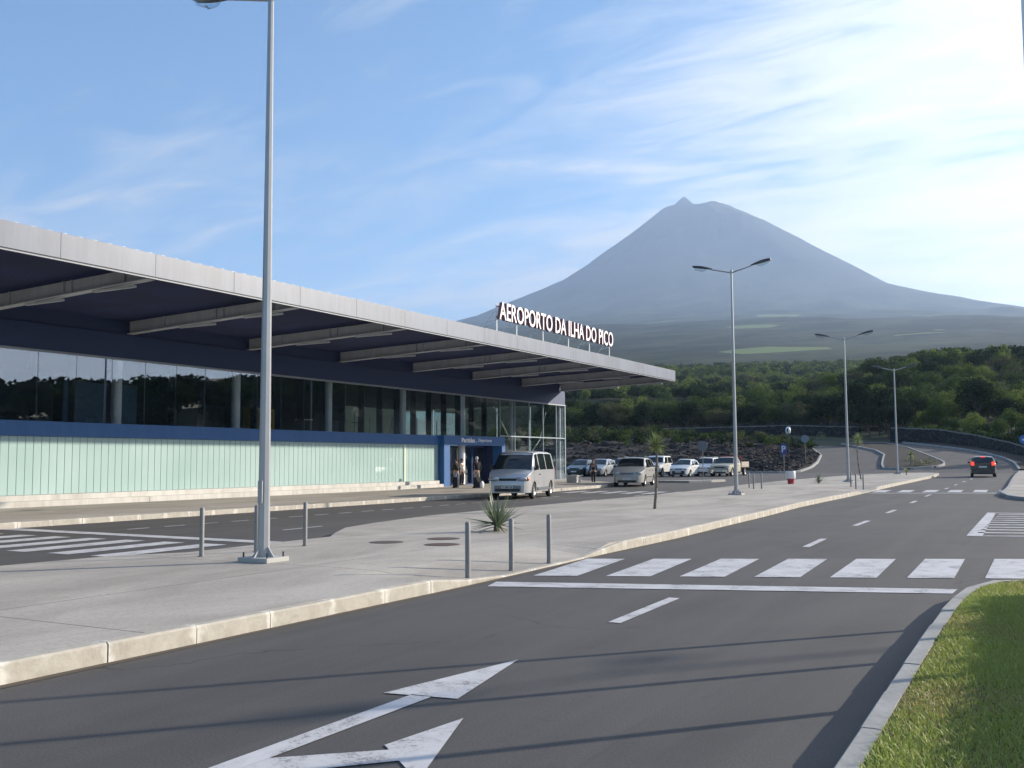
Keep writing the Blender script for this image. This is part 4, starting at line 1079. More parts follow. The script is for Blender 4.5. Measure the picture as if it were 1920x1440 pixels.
def wheel(root, x, y, r, w=.19, sg_=1):
    t = MB(); prof = [(r * .62, -w / 2), (r * .9, -w / 2), (r, -w / 2 + .03), (r, w / 2 - .03), (r * .9, w / 2), (r * .62, w / 2)]
    n = 24; v = []; f = []
    for rr, yy in prof:
        for k in range(n): v.append((rr * math.cos(2 * math.pi * k / n), yy, rr * math.sin(2 * math.pi * k / n)))
    for j in range(len(prof)):
        for k in range(n): f.append((j * n + k, j * n + (k + 1) % n, ((j + 1) % len(prof)) * n + (k + 1) % n, ((j + 1) % len(prof)) * n + k))
    # origin of the wheel is the hub, so children are written in the root frame
    t.add([(a + x, b + y, c + r) for a, b, c in v], f)
    wh = t.build('wheel', M_TYRE, root, True, angle=40)
    rm = MB(); yo = y + sg_ * (w / 2 - .035)
    ring = [(r * .63, 0), (r * .60, sg_ * .02), (r * .5, sg_ * .0)]
    v = []; f = []
    for rr, dy in ring:
        for k in range(n): v.append((x + rr * math.cos(2 * math.pi * k / n), yo + dy, r + rr * math.sin(2 * math.pi * k / n)))
    for j in range(2):
        for k in range(n): f.append((j * n + k, j * n + (k + 1) % n, (j + 1) * n + (k + 1) % n, (j + 1) * n + k))
    rm.add(v, f)
    for k in range(5):
        a = 2 * math.pi * k / 5 + .3; c, s_ = math.cos(a), math.sin(a); px_, pz_ = -s_, c; q = []
        for rr, ww in ((.04, .05), (r * .58, .035)):
            for sgn in (-1, 1): q.append((x + c * rr + px_ * ww * sgn, yo + sg_ * .01, r + s_ * rr + pz_ * ww * sgn))
        rm.add(q, [(0, 1, 3, 2)])
    rm.lathe([(0.001, 0)], n=3) if 0 else None
    rm.build('rim', M_RIM, wh)
    MB().add([(x + r * .6 * math.cos(2 * math.pi * k / n), yo - sg_ * .03, r + r * .6 * math.sin(2 * math.pi * k / n)) for k in range(n)], [tuple(range(n))]).build('brake_disc', M_BLACKPL, wh)
def car(name, x, y, hd, label, cat, B, pm, spec, group=None, plate='', sc=1.0, roll=True):
    """hd = heading azimuth in degrees from +Y towards +X"""
    z = T(x, y) + .008
    t = empty(name, (x, y, z), R(90 - hd), label, cat, group)
    t.scale = (sc, sc, sc)
    body = B.mesh().build('body', pm, t, True, angle=38)
    L = B.L
    MB().box(-L / 2 + .25, L / 2 - .3, -B.W / 2 + .24, B.W / 2 - .24, B.zb - .02, B.zb + .3).build('underbody', M_BLACKPL, t)
    for c in B.wheels:
        for sg_ in (-1, 1):
            MB().box(c - B.wr - .1, c + B.wr + .1, sg_ * (B.W / 2 - .30), sg_ * (B.W / 2 - .26), .2, .2 + B.wr * 2).build('wheel_arch_liner', M_BLACKPL, t)
            wheel(t, c, sg_ * (B.W / 2 - .11), B.wr, .19, sg_)
    if 'ws' in spec: B.screen(*spec['ws']).build('windscreen', M_CARGLASS, t, True, fix=True)
    if 'rw' in spec: B.screen(*spec['rw']).build('rear_window', M_CARGLASS, t, True)
    for sg_ in (-1, 1):
        for (xa, xb, sl) in spec.get('sides', []):
            B.side(sg_, xa, xb, sl=sl).build('side_window', M_CARGLASS, t, True)
    xf = L / 2
    hz, hy, hw_, hh = spec.get('hl', (.68, .58, .17, .08))
    for sg_ in (-1, 1):
        yb = sg_ * hy; e = MB(); e.ell((xf - spec.get('hlx', .10), yb, hz), (.12, hw_, hh), 14, 8); e.build('headlight', M_HLAMP, t, True)
        if spec.get('ind'): MB().ell((xf - spec.get('hlx', .10) - .12, sg_ * (hy + hw_ * .95), hz), (.12, .07, hh * .8), 10, 6).build('indicator', M_ORANGE, t, True)
        my = sg_ * (B.hw(spec['mx']) + .08); m_ = MB(); m_.ell((spec['mx'], my, B.belt + spec.get('mz', .10)), (.06, .09, .075 * spec.get('ms', 1)), 10, 8); m_.tube((spec['mx'], sg_ * (B.hw(spec['mx']) - .06), B.belt + .04), (spec['mx'], my, B.belt + .06), .02)
        m_.build('mirror', spec.get('mm', M_BLACKPL), t, True)
        tz = spec.get('tz', .85); MB().box(-L / 2 - .012, -L / 2 + .14, sg_ * (B.hw(-L / 2) - .20), sg_ * (B.hw(-L / 2) + .008), tz - .13, tz + .13).build('tail_light', spec.get('tm', M_TAIL), t, bevel=.01)
        for hx in spec.get('handles', [-.1]): MB().box(hx - .09, hx + .09, sg_ * (B.yside(hx, B.belt - .14) + .004), sg_ * (B.yside(hx, B.belt - .14) + .03), B.belt - .16, B.belt - .125).build('door_handle', M_BLACKPL, t)
    for sg_ in (-1, 1):
        for q, sx in enumerate(spec.get('seams', [spec['ws'][0] - .22, -.16])):
            b = MB(); zz = np.linspace(B.zb + .1, B.zs(sx) - .01, 6); v = []; f = []
            for z_ in zz:
                yy = sg_ * (B.yside(sx, z_) + .003); v += [(sx - .007, yy, z_), (sx + .007, yy, z_)]
            f = [(2 * k, 2 * k + 1, 2 * k + 3, 2 * k + 2) for k in range(5)]
            b.add(v, f).build('door_seam', M_BLACKPL, t)
    for sy in (-.42, .12):
        wx = spec['ws'][0]; wt = wx - .22; MB().tube((wx, sy, B.ztop(wx) + .05), (wt, sy + .38, B.ztop(wt) + .06), .008, None, 5).build('wiper', M_BLACKPL, t)
    # bumper, grille, plates
    bz = spec.get('bz', .36)
    b = MB(); v = []; f = []; nn = 12
    for i in range(nn + 1):
        q = -1 + 2 * i / nn; yy = q * (B.hw(xf) + .02); xx = xf + .05 - .10 * abs(q) ** 3
        v += [(xx, yy, bz - .13), (xx, yy, bz + .12), (xx - .12, yy, bz + .14), (xx - .12, yy, bz - .15)]
    for i in range(nn): f += [(i * 4 + k, i * 4 + (k + 1) % 4, (i + 1) * 4 + (k + 1) % 4, (i + 1) * 4 + k) for k in range(4)]
    f += [(0, 1, 2, 3), tuple(nn * 4 + k for k in range(4))]
    b.add(v, f).build('front_bumper', spec.get('bm', pm), t, True, angle=40)
    MB().box(xf - .05, xf + .062, -.52, .52, bz - .12, bz - .01).build('air_intake', M_BLACKPL, t)
    gz = spec.get('gz', .66); gw = spec.get('gw', .34)
    MB().box(xf - .12, xf + spec.get('gx', .008), -gw, gw, gz - .05, gz + .05).build('grille', M_BLACKPL, t)
    pl = MB().box(xf + .058, xf + .070, -.25, .25, bz + .0, bz + .11).build('front_plate', M_PLATE, t)
    if plate: txt_obj('plate_characters', plate, .105, Matrix.Translation((xf + .0705, -.22, bz + .018)) @ FACEX, M_PLATETXT, pl, .001, .002, width=.44)
    b = MB().box(-L / 2 - .05, -L / 2 + .1, -B.hw(-L / 2) - .0, B.hw(-L / 2) + .0, bz - .13, bz + .14)
    b.build('rear_bumper', spec.get('bm', pm), t, bevel=.03)
    MB().box(-L / 2 - .022, -L / 2 + .05, -.26, .26, spec.get('rpz', .78) - .06, spec.get('rpz', .78) + .06).build('rear_plate', M_PLATE, t)
    MB().box(spec['mx'] - .9 if 0 else -.9, .8, -B.W / 2 - .004, -B.W / 2 + .03, .48, .54).box(-.9, .8, B.W / 2 - .03, B.W / 2 + .004, .48, .54).build('side_moulding', M_BLACKPL, t) if spec.get('mould') else None
    if spec.get('rails'):
        for sg_ in (-1, 1):
            xx = spec['rails']; zz = B.ztop((xx[0] + xx[1]) / 2) + .07
            MB().tube((xx[0], sg_ * (B.W / 2 - B.tap - .10), zz), (xx[1], sg_ * (B.W / 2 - B.tap - .10), zz), .022).box(xx[0], xx[0] + .05, sg_ * (B.W / 2 - B.tap - .12), sg_ * (B.W / 2 - B.tap - .08), zz - .09, zz).box(xx[1] - .05, xx[1], sg_ * (B.W / 2 - B.tap - .12), sg_ * (B.W / 2 - B.tap - .08), zz - .09, zz).build('roof_rail', M_BLACKPL, t)
    return t
# the silver van
BV = Body(4.72, 1.80, [(2.36, .62), (2.30, .88), (2.10, 1.02), (1.72, 1.17), (1.05, 1.84), (.80, 1.93), (0, 1.965), (-1.6, 1.95), (-2.15, 1.90), (-2.28, 1.72), (-2.36, 1.15)], 1.14, .26, [1.42, -1.45], .335, .15, .20, .05)
M_SILVER = paint('silver_van_paint', (.56, .56, .565), .45, .28)
van = car('minivan', -22.25, 41.3, 167, 'silver passenger van stopped at the terminal kerb beside the yucca', 'van', BV, M_SILVER,
    dict(ws=(1.70, .98, .95), rw=(-2.33, -2.18, .85), sides=[(.62, 1.42, (.0, .48)), (-.62, .46, (.02, .02)), (-1.95, -.74, (.12, .02))], hl=(.82, .58, .24, .10), hlx=.075, ind=True, mx=1.30, mz=.17, ms=1.6,
         handles=[.55], bz=.44, gz=.80, gw=.36, gx=-.01, bm=paint('grey_lower_paint', (.20, .21, .23), .3), tz=1.1, rpz=.9), plate='71-88-UB', sc=1.09)
MB().box(-1.0, .9, -.915, -.895, .34, .46).box(-1.0, .9, .895, .915, .34, .46).build('side_sill', bpy.data.materials['grey_lower_paint'], van, bevel=.006)
MB().tube((1.35, -.25, 1.62), (1.30, .2, 1.65), .012).build('inner_mirror', M_BLACKPL, van)
# silver people carrier
BS = Body(4.26, 1.80, [(2.13, .60), (2.05, .78), (1.40, 1.02), (1.22, 1.08), (.35, 1.55), (.05, 1.61), (-1.0, 1.60), (-1.75, 1.50), (-2.05, 1.05), (-2.13, .80)], 1.02, .22, [1.30, -1.38], .31, .20, .26, .12)
M_CHAMP = paint('champagne_silver', (.44, .43, .40), .35, .34)
car('people_carrier', -23.95, 59.4, 169, 'silver people carrier with roof rails driving out of the car park', 'car', BS, M_CHAMP,
    dict(ws=(1.20, .40, .90), rw=(-2.03, -1.80, .85), sides=[(-.05, .95, (.0, .50)), (-1.0, -.12, (.02, .0)), (-1.72, -1.08, (.25, .02))], hl=(.72, .62, .20, .10), hlx=.13, mx=.80, mz=.10, handles=[.0, -.9], gz=.68, gw=.36, gx=-.02, rails=(-1.3, .1), mould=True), plate='', sc=1.10)
BH = Body(3.75, 1.62, [(1.87, .52), (1.80, .68), (1.15, .90), (.98, .94), (.25, 1.36), (0, 1.41), (-.9, 1.41), (-1.35, 1.34), (-1.78, .98), (-1.87, .70)], .90, .20, [1.15, -1.22], .28, .20, .20, .12)
SH = dict(ws=(.96, .28, .90), rw=(-1.74, -1.40, .85), sides=[(-.1, .78, (.0, .42)), (-1.35, -.18, (.30, .0))], hl=(.62, .56, .17, .08), hlx=.10, mx=.65, handles=[-.05], gz=.60, gw=.3, gx=-.02, bm=M_BLACKPL)
M_CW = paint('white_car_paint', (.66, .66, .65), 0, .35)
GC = 'cars parked in front of the lava wall'
car('hatchback', -28.95, 83.6, 178, 'small white hatchback with black bumper between white off-roader and white wagon', 'car', BH, M_CW, SH, GC, sc=1.06)
BJ = Body(3.85, 1.66, [(1.92, .70), (1.86, .92), (1.0, 1.04), (.82, 1.10), (.38, 1.58), (.15, 1.67), (-1.55, 1.67), (-1.80, 1.55), (-1.90, 1.08), (-1.92, .80)], 1.04, .38, [1.22, -1.22], .35, .10, .08, .05)
SJ = dict(ws=(.80, .42, .88), rw=(-1.88, -1.78, .8), sides=[(-.35, .62, (.0, .28)), (-1.70, -.50, (.1, .0))], hl=(.84, .58, .10, .10), hlx=.04, mx=.62, gz=.84, gw=.36, gx=.01, bz=.56, bm=M_BLACKPL, handles=[-.2])
car('off_roader', -31.9, 84.6, 176, 'tall white off-roader parked behind the thin dracaena trunk', 'car', BJ, M_CW, SJ, GC, sc=1.08)
BW = Body(4.0, 1.62, [(2.0, .55), (1.93, .72), (1.3, .96), (1.15, 1.0), (.55, 1.46), (.3, 1.52), (-1.6, 1.54), (-1.9, 1.42), (-1.97, 1.0), (-2.0, .75)], .95, .22, [1.25, -1.25], .29, .16, .16, .06)
SW = dict(ws=(1.13, .58, .9), rw=(-1.96, -1.88, .85), sides=[(.12, 1.0, (.0, .38)), (-.7, .04, (.02, .02)), (-1.75, -.8, (.1, .02))], hl=(.68, .56, .15, .08), hlx=.09, mx=.9, gz=.64, gw=.3, gx=-.02, handles=[.1, -.75], rails=(-1.4, .2))
car('estate_car', -27.95, 86.8, 177, 'white estate car with roof rails half hidden behind the small white hatchback', 'car', BW, M_CW, SW, GC, sc=1.06)
# pickup
BP = Body(2.95, 1.68, [(1.47, .60), (1.40, .82), (.55, .94), (.38, .98), (-.22, 1.42), (-.42, 1.47), (-1.2, 1.47), (-1.36, 1.36), (-1.47, .95)], .95, .34, [.75], .33, .15, .12, .05)
M_BEIGE = paint('faded_beige_paint', (.46, .43, .33), 0, .45, .3)
pk = car('pickup_truck', -26.1, 86.0, 181, 'beige pickup truck with drop-side flatbed, partly behind the second lamp pole', 'pickup truck', BP, M_BEIGE,
    dict(ws=(.36, -.20, .9), rw=(-1.45, -1.38, .85), sides=[(-1.15, .22, (.05, .45))], hl=(.68, .60, .13, .09), hlx=.06, mx=.1, gz=.68, gw=.42, gx=.01, handles=[-.7], bm=M_CHROME), GC, sc=1.12)
MB().box(-3.55, -1.55, -.82, .82, .68, .76).box(-3.55, -3.50, -.84, .84, .76, 1.12).box(-1.58, -1.52, -.84, .84, .76, 1.12).box(-3.5, -1.58, -.85, -.81, .76, 1.12).box(-3.5, -1.58, .81, .85, .76, 1.12).build('flatbed', mat('weathered_bed_boards', (.42, .38, .33), .8, noise=(3, (.3, .27, .23), .4)), pk, bevel=.005)
MB().tube((-1.6, -.78, .76), (-1.6, -.78, 1.55), .03).tube((-1.6, .78, .76), (-1.6, .78, 1.55), .03).tube((-1.6, -.78, 1.55), (-1.6, .78, 1.55), .03).build('headboard_frame', M_RED, pk)
MB().box(-3.5, -1.2, -.4, .4, .42, .60).build('chassis', M_BLACKPL, pk)
for sg_ in (-1, 1): wheel(pk, -2.65, sg_ * .70, .33, .19, sg_)
# row on the left
BC = Body(4.2, 1.68, [(2.1, .55), (2.02, .70), (1.2, .92), (1.02, .96), (.30, 1.38), (.05, 1.43), (-.8, 1.42), (-1.35, 1.28), (-1.75, 1.02), (-2.05, .98), (-2.1, .75)], .92, .21, [1.28, -1.28], .30, .20, .20, .14)
SC_ = dict(ws=(1.0, .33, .90), rw=(-1.70, -1.38, .85), sides=[(-.05, .85, (.0, .42)), (-1.2, -.12, (.25, .0))], hl=(.64, .58, .18, .08), hlx=.10, mx=.72, gz=.62, gw=.3, gx=-.02, handles=[.0, -.8])
car('saloon_car', -39.4, 84.9, 176, 'dark green saloon parked at the building corner, sun glinting on its side window', 'car', BC, paint('dark_green_paint', (.03, .055, .05), .2), SC_, GC, sc=1.05)
car('hatchback', -37.2, 84.3, 176, 'silver grey hatchback parked right behind the woman in dark clothes', 'car', BH, paint('silver_grey_paint', (.36, .37, .39), .4), SH, GC, sc=1.1)
car('saloon_car', -38.9, 90.0, 176, 'dark grey car parked one row back between the green saloon and grey hatchback', 'car', BC, paint('dark_grey_paint', (.07, .075, .085), .3), SC_, GC)
car('estate_car', -36.1, 87.2, 176, 'pale grey car half hidden behind the silver people carrier', 'car', BW, paint('pale_grey_paint', (.33, .34, .36), .3), SW, GC, sc=1.04)
# leaving car
BD = Body(3.84, 1.68, [(1.92, .52), (1.84, .68), (1.2, .90), (1.0, .95), (.3, 1.40), (.05, 1.46), (-1.2, 1.45), (-1.50, 1.38), (-1.80, 1.0), (-1.92, .90)], .94, .22, [1.15, -1.22], .29, .20, .20, .08)
dk = car('hatchback', -5.55, 86.0, -4, 'black hatchback driving away with its brake lights lit', 'car', BD, paint('black_car_paint', (.016, .017, .02), .0, .25), dict(ws=(.98, .33, .90), rw=(-1.79, -1.50, .88), sides=[(-.1, .8, (.0, .42)), (-1.35, -.18, (.25, .0))], hl=(.62, .56, .17, .08), hlx=.10, mx=.65, gz=.60, gx=-.02, tm=M_BRAKE, tz=.95, rpz=.72, handles=[-.05]), sc=1.08)
MB().box(-1.56, -1.50, -.16, .16, 1.40, 1.44).build('high_brake_light', M_BRAKE, dk)
# ------------------------------------------------------------------ people
M_SKIN = mat('skin', (.42, .25, .18), .6)
def skin_mesh(name, chains, parent, m, sub=1):
    """chains: lists of (pos, radius); chains starting at an existing point join there"""
    vs = []; es = []; rs = []; key = {}
    for ch in chains:
        prev = None
        for p, r in ch:
            k = tuple(round(c, 4) for c in p)
            if k not in key: key[k] = len(vs); vs.append(p); rs.append(r)
            i = key[k]
            if prev is not None: es.append((prev, i))
            prev = i
    me = bpy.data.meshes.new(name); me.from_pydata(vs, es, []); me.materials.append(m)
    o = bpy.data.objects.new(name, me); COL.objects.link(o); o.parent = parent
    md = o.modifiers.new('Skin', 'SKIN')
    if not me.skin_vertices: me.attributes.new if 0 else None
    bm = bmesh.new(); bm.from_mesh(me); ly = bm.verts.layers.skin.verify()
    bm.verts.ensure_lookup_table()
    for i, v in enumerate(bm.verts):
        rr = rs[i]; v[ly].radius = rr if isinstance(rr, tuple) else (rr, rr); v[ly].use_root = (i == 0)
    bm.to_mesh(me); bm.free()
    md.use_smooth_shade = True
    s_ = o.modifiers.new('Subdivision', 'SUBSURF'); s_.levels = sub; s_.render_levels = sub
    return o
def hand(base, d, s=1.0, curl=.5):
    """palm + five fingers leaving the wrist at base, pointing along d (down)"""
    base = Vector(base); d = Vector(d).normalized(); fw = Vector((1, 0, 0)); palm = base + d * .05
    ch = [[(tuple(base), .024), (tuple(palm), .028)]]
    for i, (o, l) in enumerate(((.03, .068), (.011, .078), (-.011, .072), (-.03, .058))):
        r0 = palm + fw * o + d * .03; m_ = r0 + d * l * .5 + Vector((0, -.01 * s * curl * 2, 0)); e = m_ + d * l * .45 + Vector((0, -.025 * s * curl * 2, 0))
        ch.append([(tuple(palm), .028), (tuple(r0), .0095), (tuple(m_), .009), (tuple(e), .0075)])
    t0 = palm + fw * .035 - d * .015; ch.append([(tuple(palm), .028), (tuple(t0), .011), (tuple(t0 + fw * .022 + d * .03), .009)])
    return ch
def person(x, y, z, rz, label, H, top, bottom, hair, shoes, pose, group=None, hairlen=0.0, extra=None):
    """faces +x in its own frame. pose: dict of joint positions overriding the default (metres for H=1.75)"""
    t = empty('person', (x, y, z), rz, label, 'person', group); k = H / 1.75; t.scale = (k, k, k)
    J = dict(pel=(0, 0, .95), ch=(0, 0, 1.28), nk=(.0, 0, 1.47), hd=(.02, 0, 1.62), sL=(0, .18, 1.42), sR=(0, -.18, 1.42), eL=(-.02, .24, 1.14), eR=(-.02, -.24, 1.14), wL=(.06, .25, .90), wR=(.06, -.25, .90),
             hL=(0, .09, .90), hR=(0, -.09, .90), kL=(.04, .10, .50), kR=(.0, -.10, .50), aL=(.0, .10, .09), aR=(-.03, -.10, .09))
    J.update(pose)
    V = lambda a: tuple(J[a])
    def toe(a): return (J[a][0] + .15, J[a][1] * 1.1, .035)
    body = [[(V('pel'), (.15, .11)), (V('ch'), (.15, .11)), (V('nk'), .06), (tuple(Vector(J['nk']) + Vector((.01, 0, .06))), .055), (V('hd'), (.078, .095)), (tuple(Vector(J['hd']) + Vector((0, 0, .08))), (.075, .09)), (tuple(Vector(J['hd']) + Vector((0, 0, .125))), .05)]]
    for s_ in 'LR':
        body.append([(V('ch'), (.15, .11)), (V('s' + s_), .062), (V('e' + s_), .042), (V('w' + s_), .027)])
        d = Vector(J['w' + s_]) - Vector(J['e' + s_]); body += hand(J['w' + s_], d, 1 if s_ == 'L' else -1)
        body.append([(V('pel'), (.15, .11)), (V('h' + s_), .09), (V('k' + s_), .06), (V('a' + s_), .04), (tuple(Vector(J['a' + s_]) + Vector((.06, 0, -.04))), .04), (toe('a' + s_), .03)])
    b = skin_mesh('body', body, t, M_SKIN)
    jk = [[(V('pel'), (.175, .125)), (V('ch'), (.185, .135)), (tuple(Vector(J['nk']) - Vector((0, 0, .02))), .085)]]
    for s_ in 'LR': jk.append([(V('ch'), (.185, .135)), (V('s' + s_), .078), (V('e' + s_), .058), (tuple(Vector(J['e' + s_]).lerp(Vector(J['w' + s_]), .92)), .045)])
    skin_mesh('jacket', jk, t, top)
    tr = [[(tuple(Vector(J['pel']) + Vector((0, 0, .04))), (.165, .12)), (V('pel'), (.168, .122))]]
    for s_ in 'LR': tr.append([(V('pel'), (.168, .122)), (V('h' + s_), .105), (V('k' + s_), .076), (tuple(Vector(J['a' + s_]) + Vector((0, 0, .02))), .06)])
    skin_mesh('trousers', tr, t, bottom)
    for s_ in 'LR':
        a = J['a' + s_]; MB().ell((a[0] + .07, a[1], .045), (.14, .05, .05), 12, 8).build('shoe', shoes, t, True)
    h = J['hd']
    hb = MB(); hb.ell((h[0] - .022, 0, h[2] + .055), (.098, .090, .105), 14, 10)
    if hairlen: hb.ell((h[0] - .05, 0, h[2] - hairlen * .5), (.06, .085, .06 + hairlen), 12, 8)
    hb.v = [v for v in hb.v]
    hb.build('hair', hair, t, True)
    fb = MB(); fb.ell((h[0] + .088, 0, h[2] + .02), (.018, .012, .022), 8, 6); fb.build('nose', M_SKIN, b, True)
    for sy in (-1, 1):
        MB().ell((h[0] + .078, sy * .03, h[2] + .045), (.01, .013, .008), 8, 6).build('eye', M_BLACKPL, b, True)
        MB().ell((h[0] + .0, sy * .088, h[2] + .03), (.018, .01, .028), 8, 6).build('ear', M_SKIN, b, True)
    MB().box(h[0] + .077, h[0] + .086, -.022, .022, h[2] - .022, h[2] - .014).build('mouth', mat('lips', (.30, .12, .10), .6) if 'lips' not in bpy.data.materials else bpy.data.materials['lips'], b)
    return t
CLOTH_DK = mat('dark_cloth', (.018, .018, .026), .9); CLOTH_BR = mat('dark_brown_cloth', (.035, .028, .028), .9)
CLOTH_BG = mat('beige_cloth', (.30, .26, .22), .9); CLOTH_BL = mat('pale_jeans_cloth', (.22, .25, .30), .9)
HAIR_W = mat('white_hair', (.60, .60, .60), .8); HAIR_B = mat('brown_hair', (.14, .07, .03), .7); HAIR_D = mat('dark_hair', (.03, .022, .018), .7)
# walking woman crossing the car park
person(-27.6, 61.2, T(0, 61) + .155 * 0 + .01, R(-70), 'person with long brown hair in dark clothes walking towards the camera by the parked cars', 1.66, CLOTH_DK, CLOTH_DK, HAIR_B, M_BLACKPL,
       dict(wL=(.16, .24, .93), wR=(-.10, -.25, .92), eL=(-.03, .23, 1.16), kL=(.13, .09, .52), aL=(.16, .09, .10), kR=(.02, -.09, .50), aR=(-.22, -.09, .14)), hairlen=.05)
# travellers at the door, backs to the road
pz = .155
person(-31.0, 49.4, pz, R(160), 'dark haired person in dark top and pale trousers beside the large suitcase at the entrance', 1.74, CLOTH_BR, CLOTH_BL, HAIR_D, M_BLACKPL,
       dict(wR=(.0, -.27, .88), wL=(.12, .22, .98), aL=(.06, .11, .09)))
person(-29.5, 49.2, pz, R(150), 'person with white hair, dark jacket and beige trousers pulling a black suitcase at the entrance', 1.80, CLOTH_DK, CLOTH_BG, HAIR_W, M_BLACKPL,
       dict(wL=(-.12, .26, .90), eL=(-.08, .24, 1.15), wR=(.10, -.24, .96), aR=(-.10, -.1, .10), aL=(.10, .10, .09)))
person(-33.6, 54.2, .16, R(0), 'person in a white shirt standing inside the entrance lobby', 1.7, M_WHITE, CLOTH_DK, HAIR_D, M_BLACKPL, {})
person(-33.7, 52.6, .16, R(15), 'person in a green top standing at the left inside the entrance lobby', 1.66, mat('green_cloth', (.04, .25, .12), .9), CLOTH_DK, HAIR_D, M_BLACKPL, {})
def suitcase(x, y, rz, label, h=.62, w=.42):
    t = empty('suitcase', (x, y, pz), rz, label, 'suitcase', 'black wheeled suitcases')
    MB().box(-.13, .13, -w / 2, w / 2, .05, h).build('shell', CLOTH_DK, t, bevel=.03)
    MB().tube((-.11, -.12, h), (-.11, -.12, h + .36), .009).tube((-.11, .12, h), (-.11, .12, h + .36), .009).tube((-.11, -.12, h + .36), (-.11, .12, h + .36), .013).build('handle', M_STEEL, t)
    for sy in (-1, 1): MB().tube((-.09, sy * (w / 2 - .05) - .02, .03), (-.09, sy * (w / 2 - .05) + .02, .03), .03, None, 12).build('wheel', M_BLACKPL, t)
    MB().box(.13, .145, -w / 2 + .05, w / 2 - .05, .14, h - .16).build('front_pocket', CLOTH_DK, t, bevel=.006)
suitcase(-30.78, 49.0, R(20), 'large black suitcase standing by the dark haired traveller', .66, .44)
suitcase(-29.25, 48.8, R(-15), 'black suitcase behind the white haired traveller', .64, .34)
t = empty('shoulder_bag', (-28.95, 48.85, pz), 0, 'white bag beside the black suitcase of the white haired traveller', 'bag')
MB().ell((0, 0, .22), (.12, .16, .22), 14, 10).build('bag_body', M_WHITE, t, True)
MB().tube((0, -.1, .38), (0, 0, .56), .012).tube((0, 0, .56), (0, .1, .38), .012).build('strap', CLOTH_DK, t)
# ------------------------------------------------------------------ lava bed behind the car park
def in_poly(x, y, P):
    c = False; j = len(P) - 1
    for i in range(len(P)):
        if (P[i][1] > y) != (P[j][1] > y) and x < (P[j][0] - P[i][0]) * (y - P[i][1]) / (P[j][1] - P[i][1]) + P[i][0]: c = not c
        j = i
    return c
def edge_d(x, y, P):
    best = 1e9
    for i in range(len(P) - 1):
        a, b = Vector(P[i]), Vector(P[i + 1]); p = Vector((x, y)); ab = b - a; t = max(0, min(1, (p - a).dot(ab) / ab.length_squared)); best = min(best, (a + ab * t - p).length)
    return best
LAVA_F = [(-118, 89.6), (-31, 89.8), (-28.8, 91.6), (-27.6, 97.8)] + LAVA_E[1:]
LAVA_P = LAVA_F + [(-60, 152), (-118, 168)]
def lava_h(x, y):
    e = edge_d(x, y, LAVA_F) if x > -60 else max(0, y - 89.7)
    k = max(0, min(1, (e - .25) / 2.2))
    n = mnoise.fractal(Vector((x / 5, y / 2.2, 0)), 1, 2.1, 5)
    q = (y + 2.5 * mnoise.noise(Vector((x / 14, y / 14, 4)))) / 6.5
    st = (q - math.floor(q)); step = (math.floor(q) + max(0, (st - .82) / .18)) * .9 - q * .9      # low terraces of piled stone
    rough = mnoise.fractal(Vector((x * 1.3, y * 1.3, 9)), 1, 2.3, 3) * .22
    rise = max(0, min(1, (e - 3) / 10)) * 1.0 * max(0, min(1, (-24 - x) / 6))
    return T(x, y) + .15 + k * (max(-.05, .35 + n * .45 + step * .55) + rough * .8 + rise)
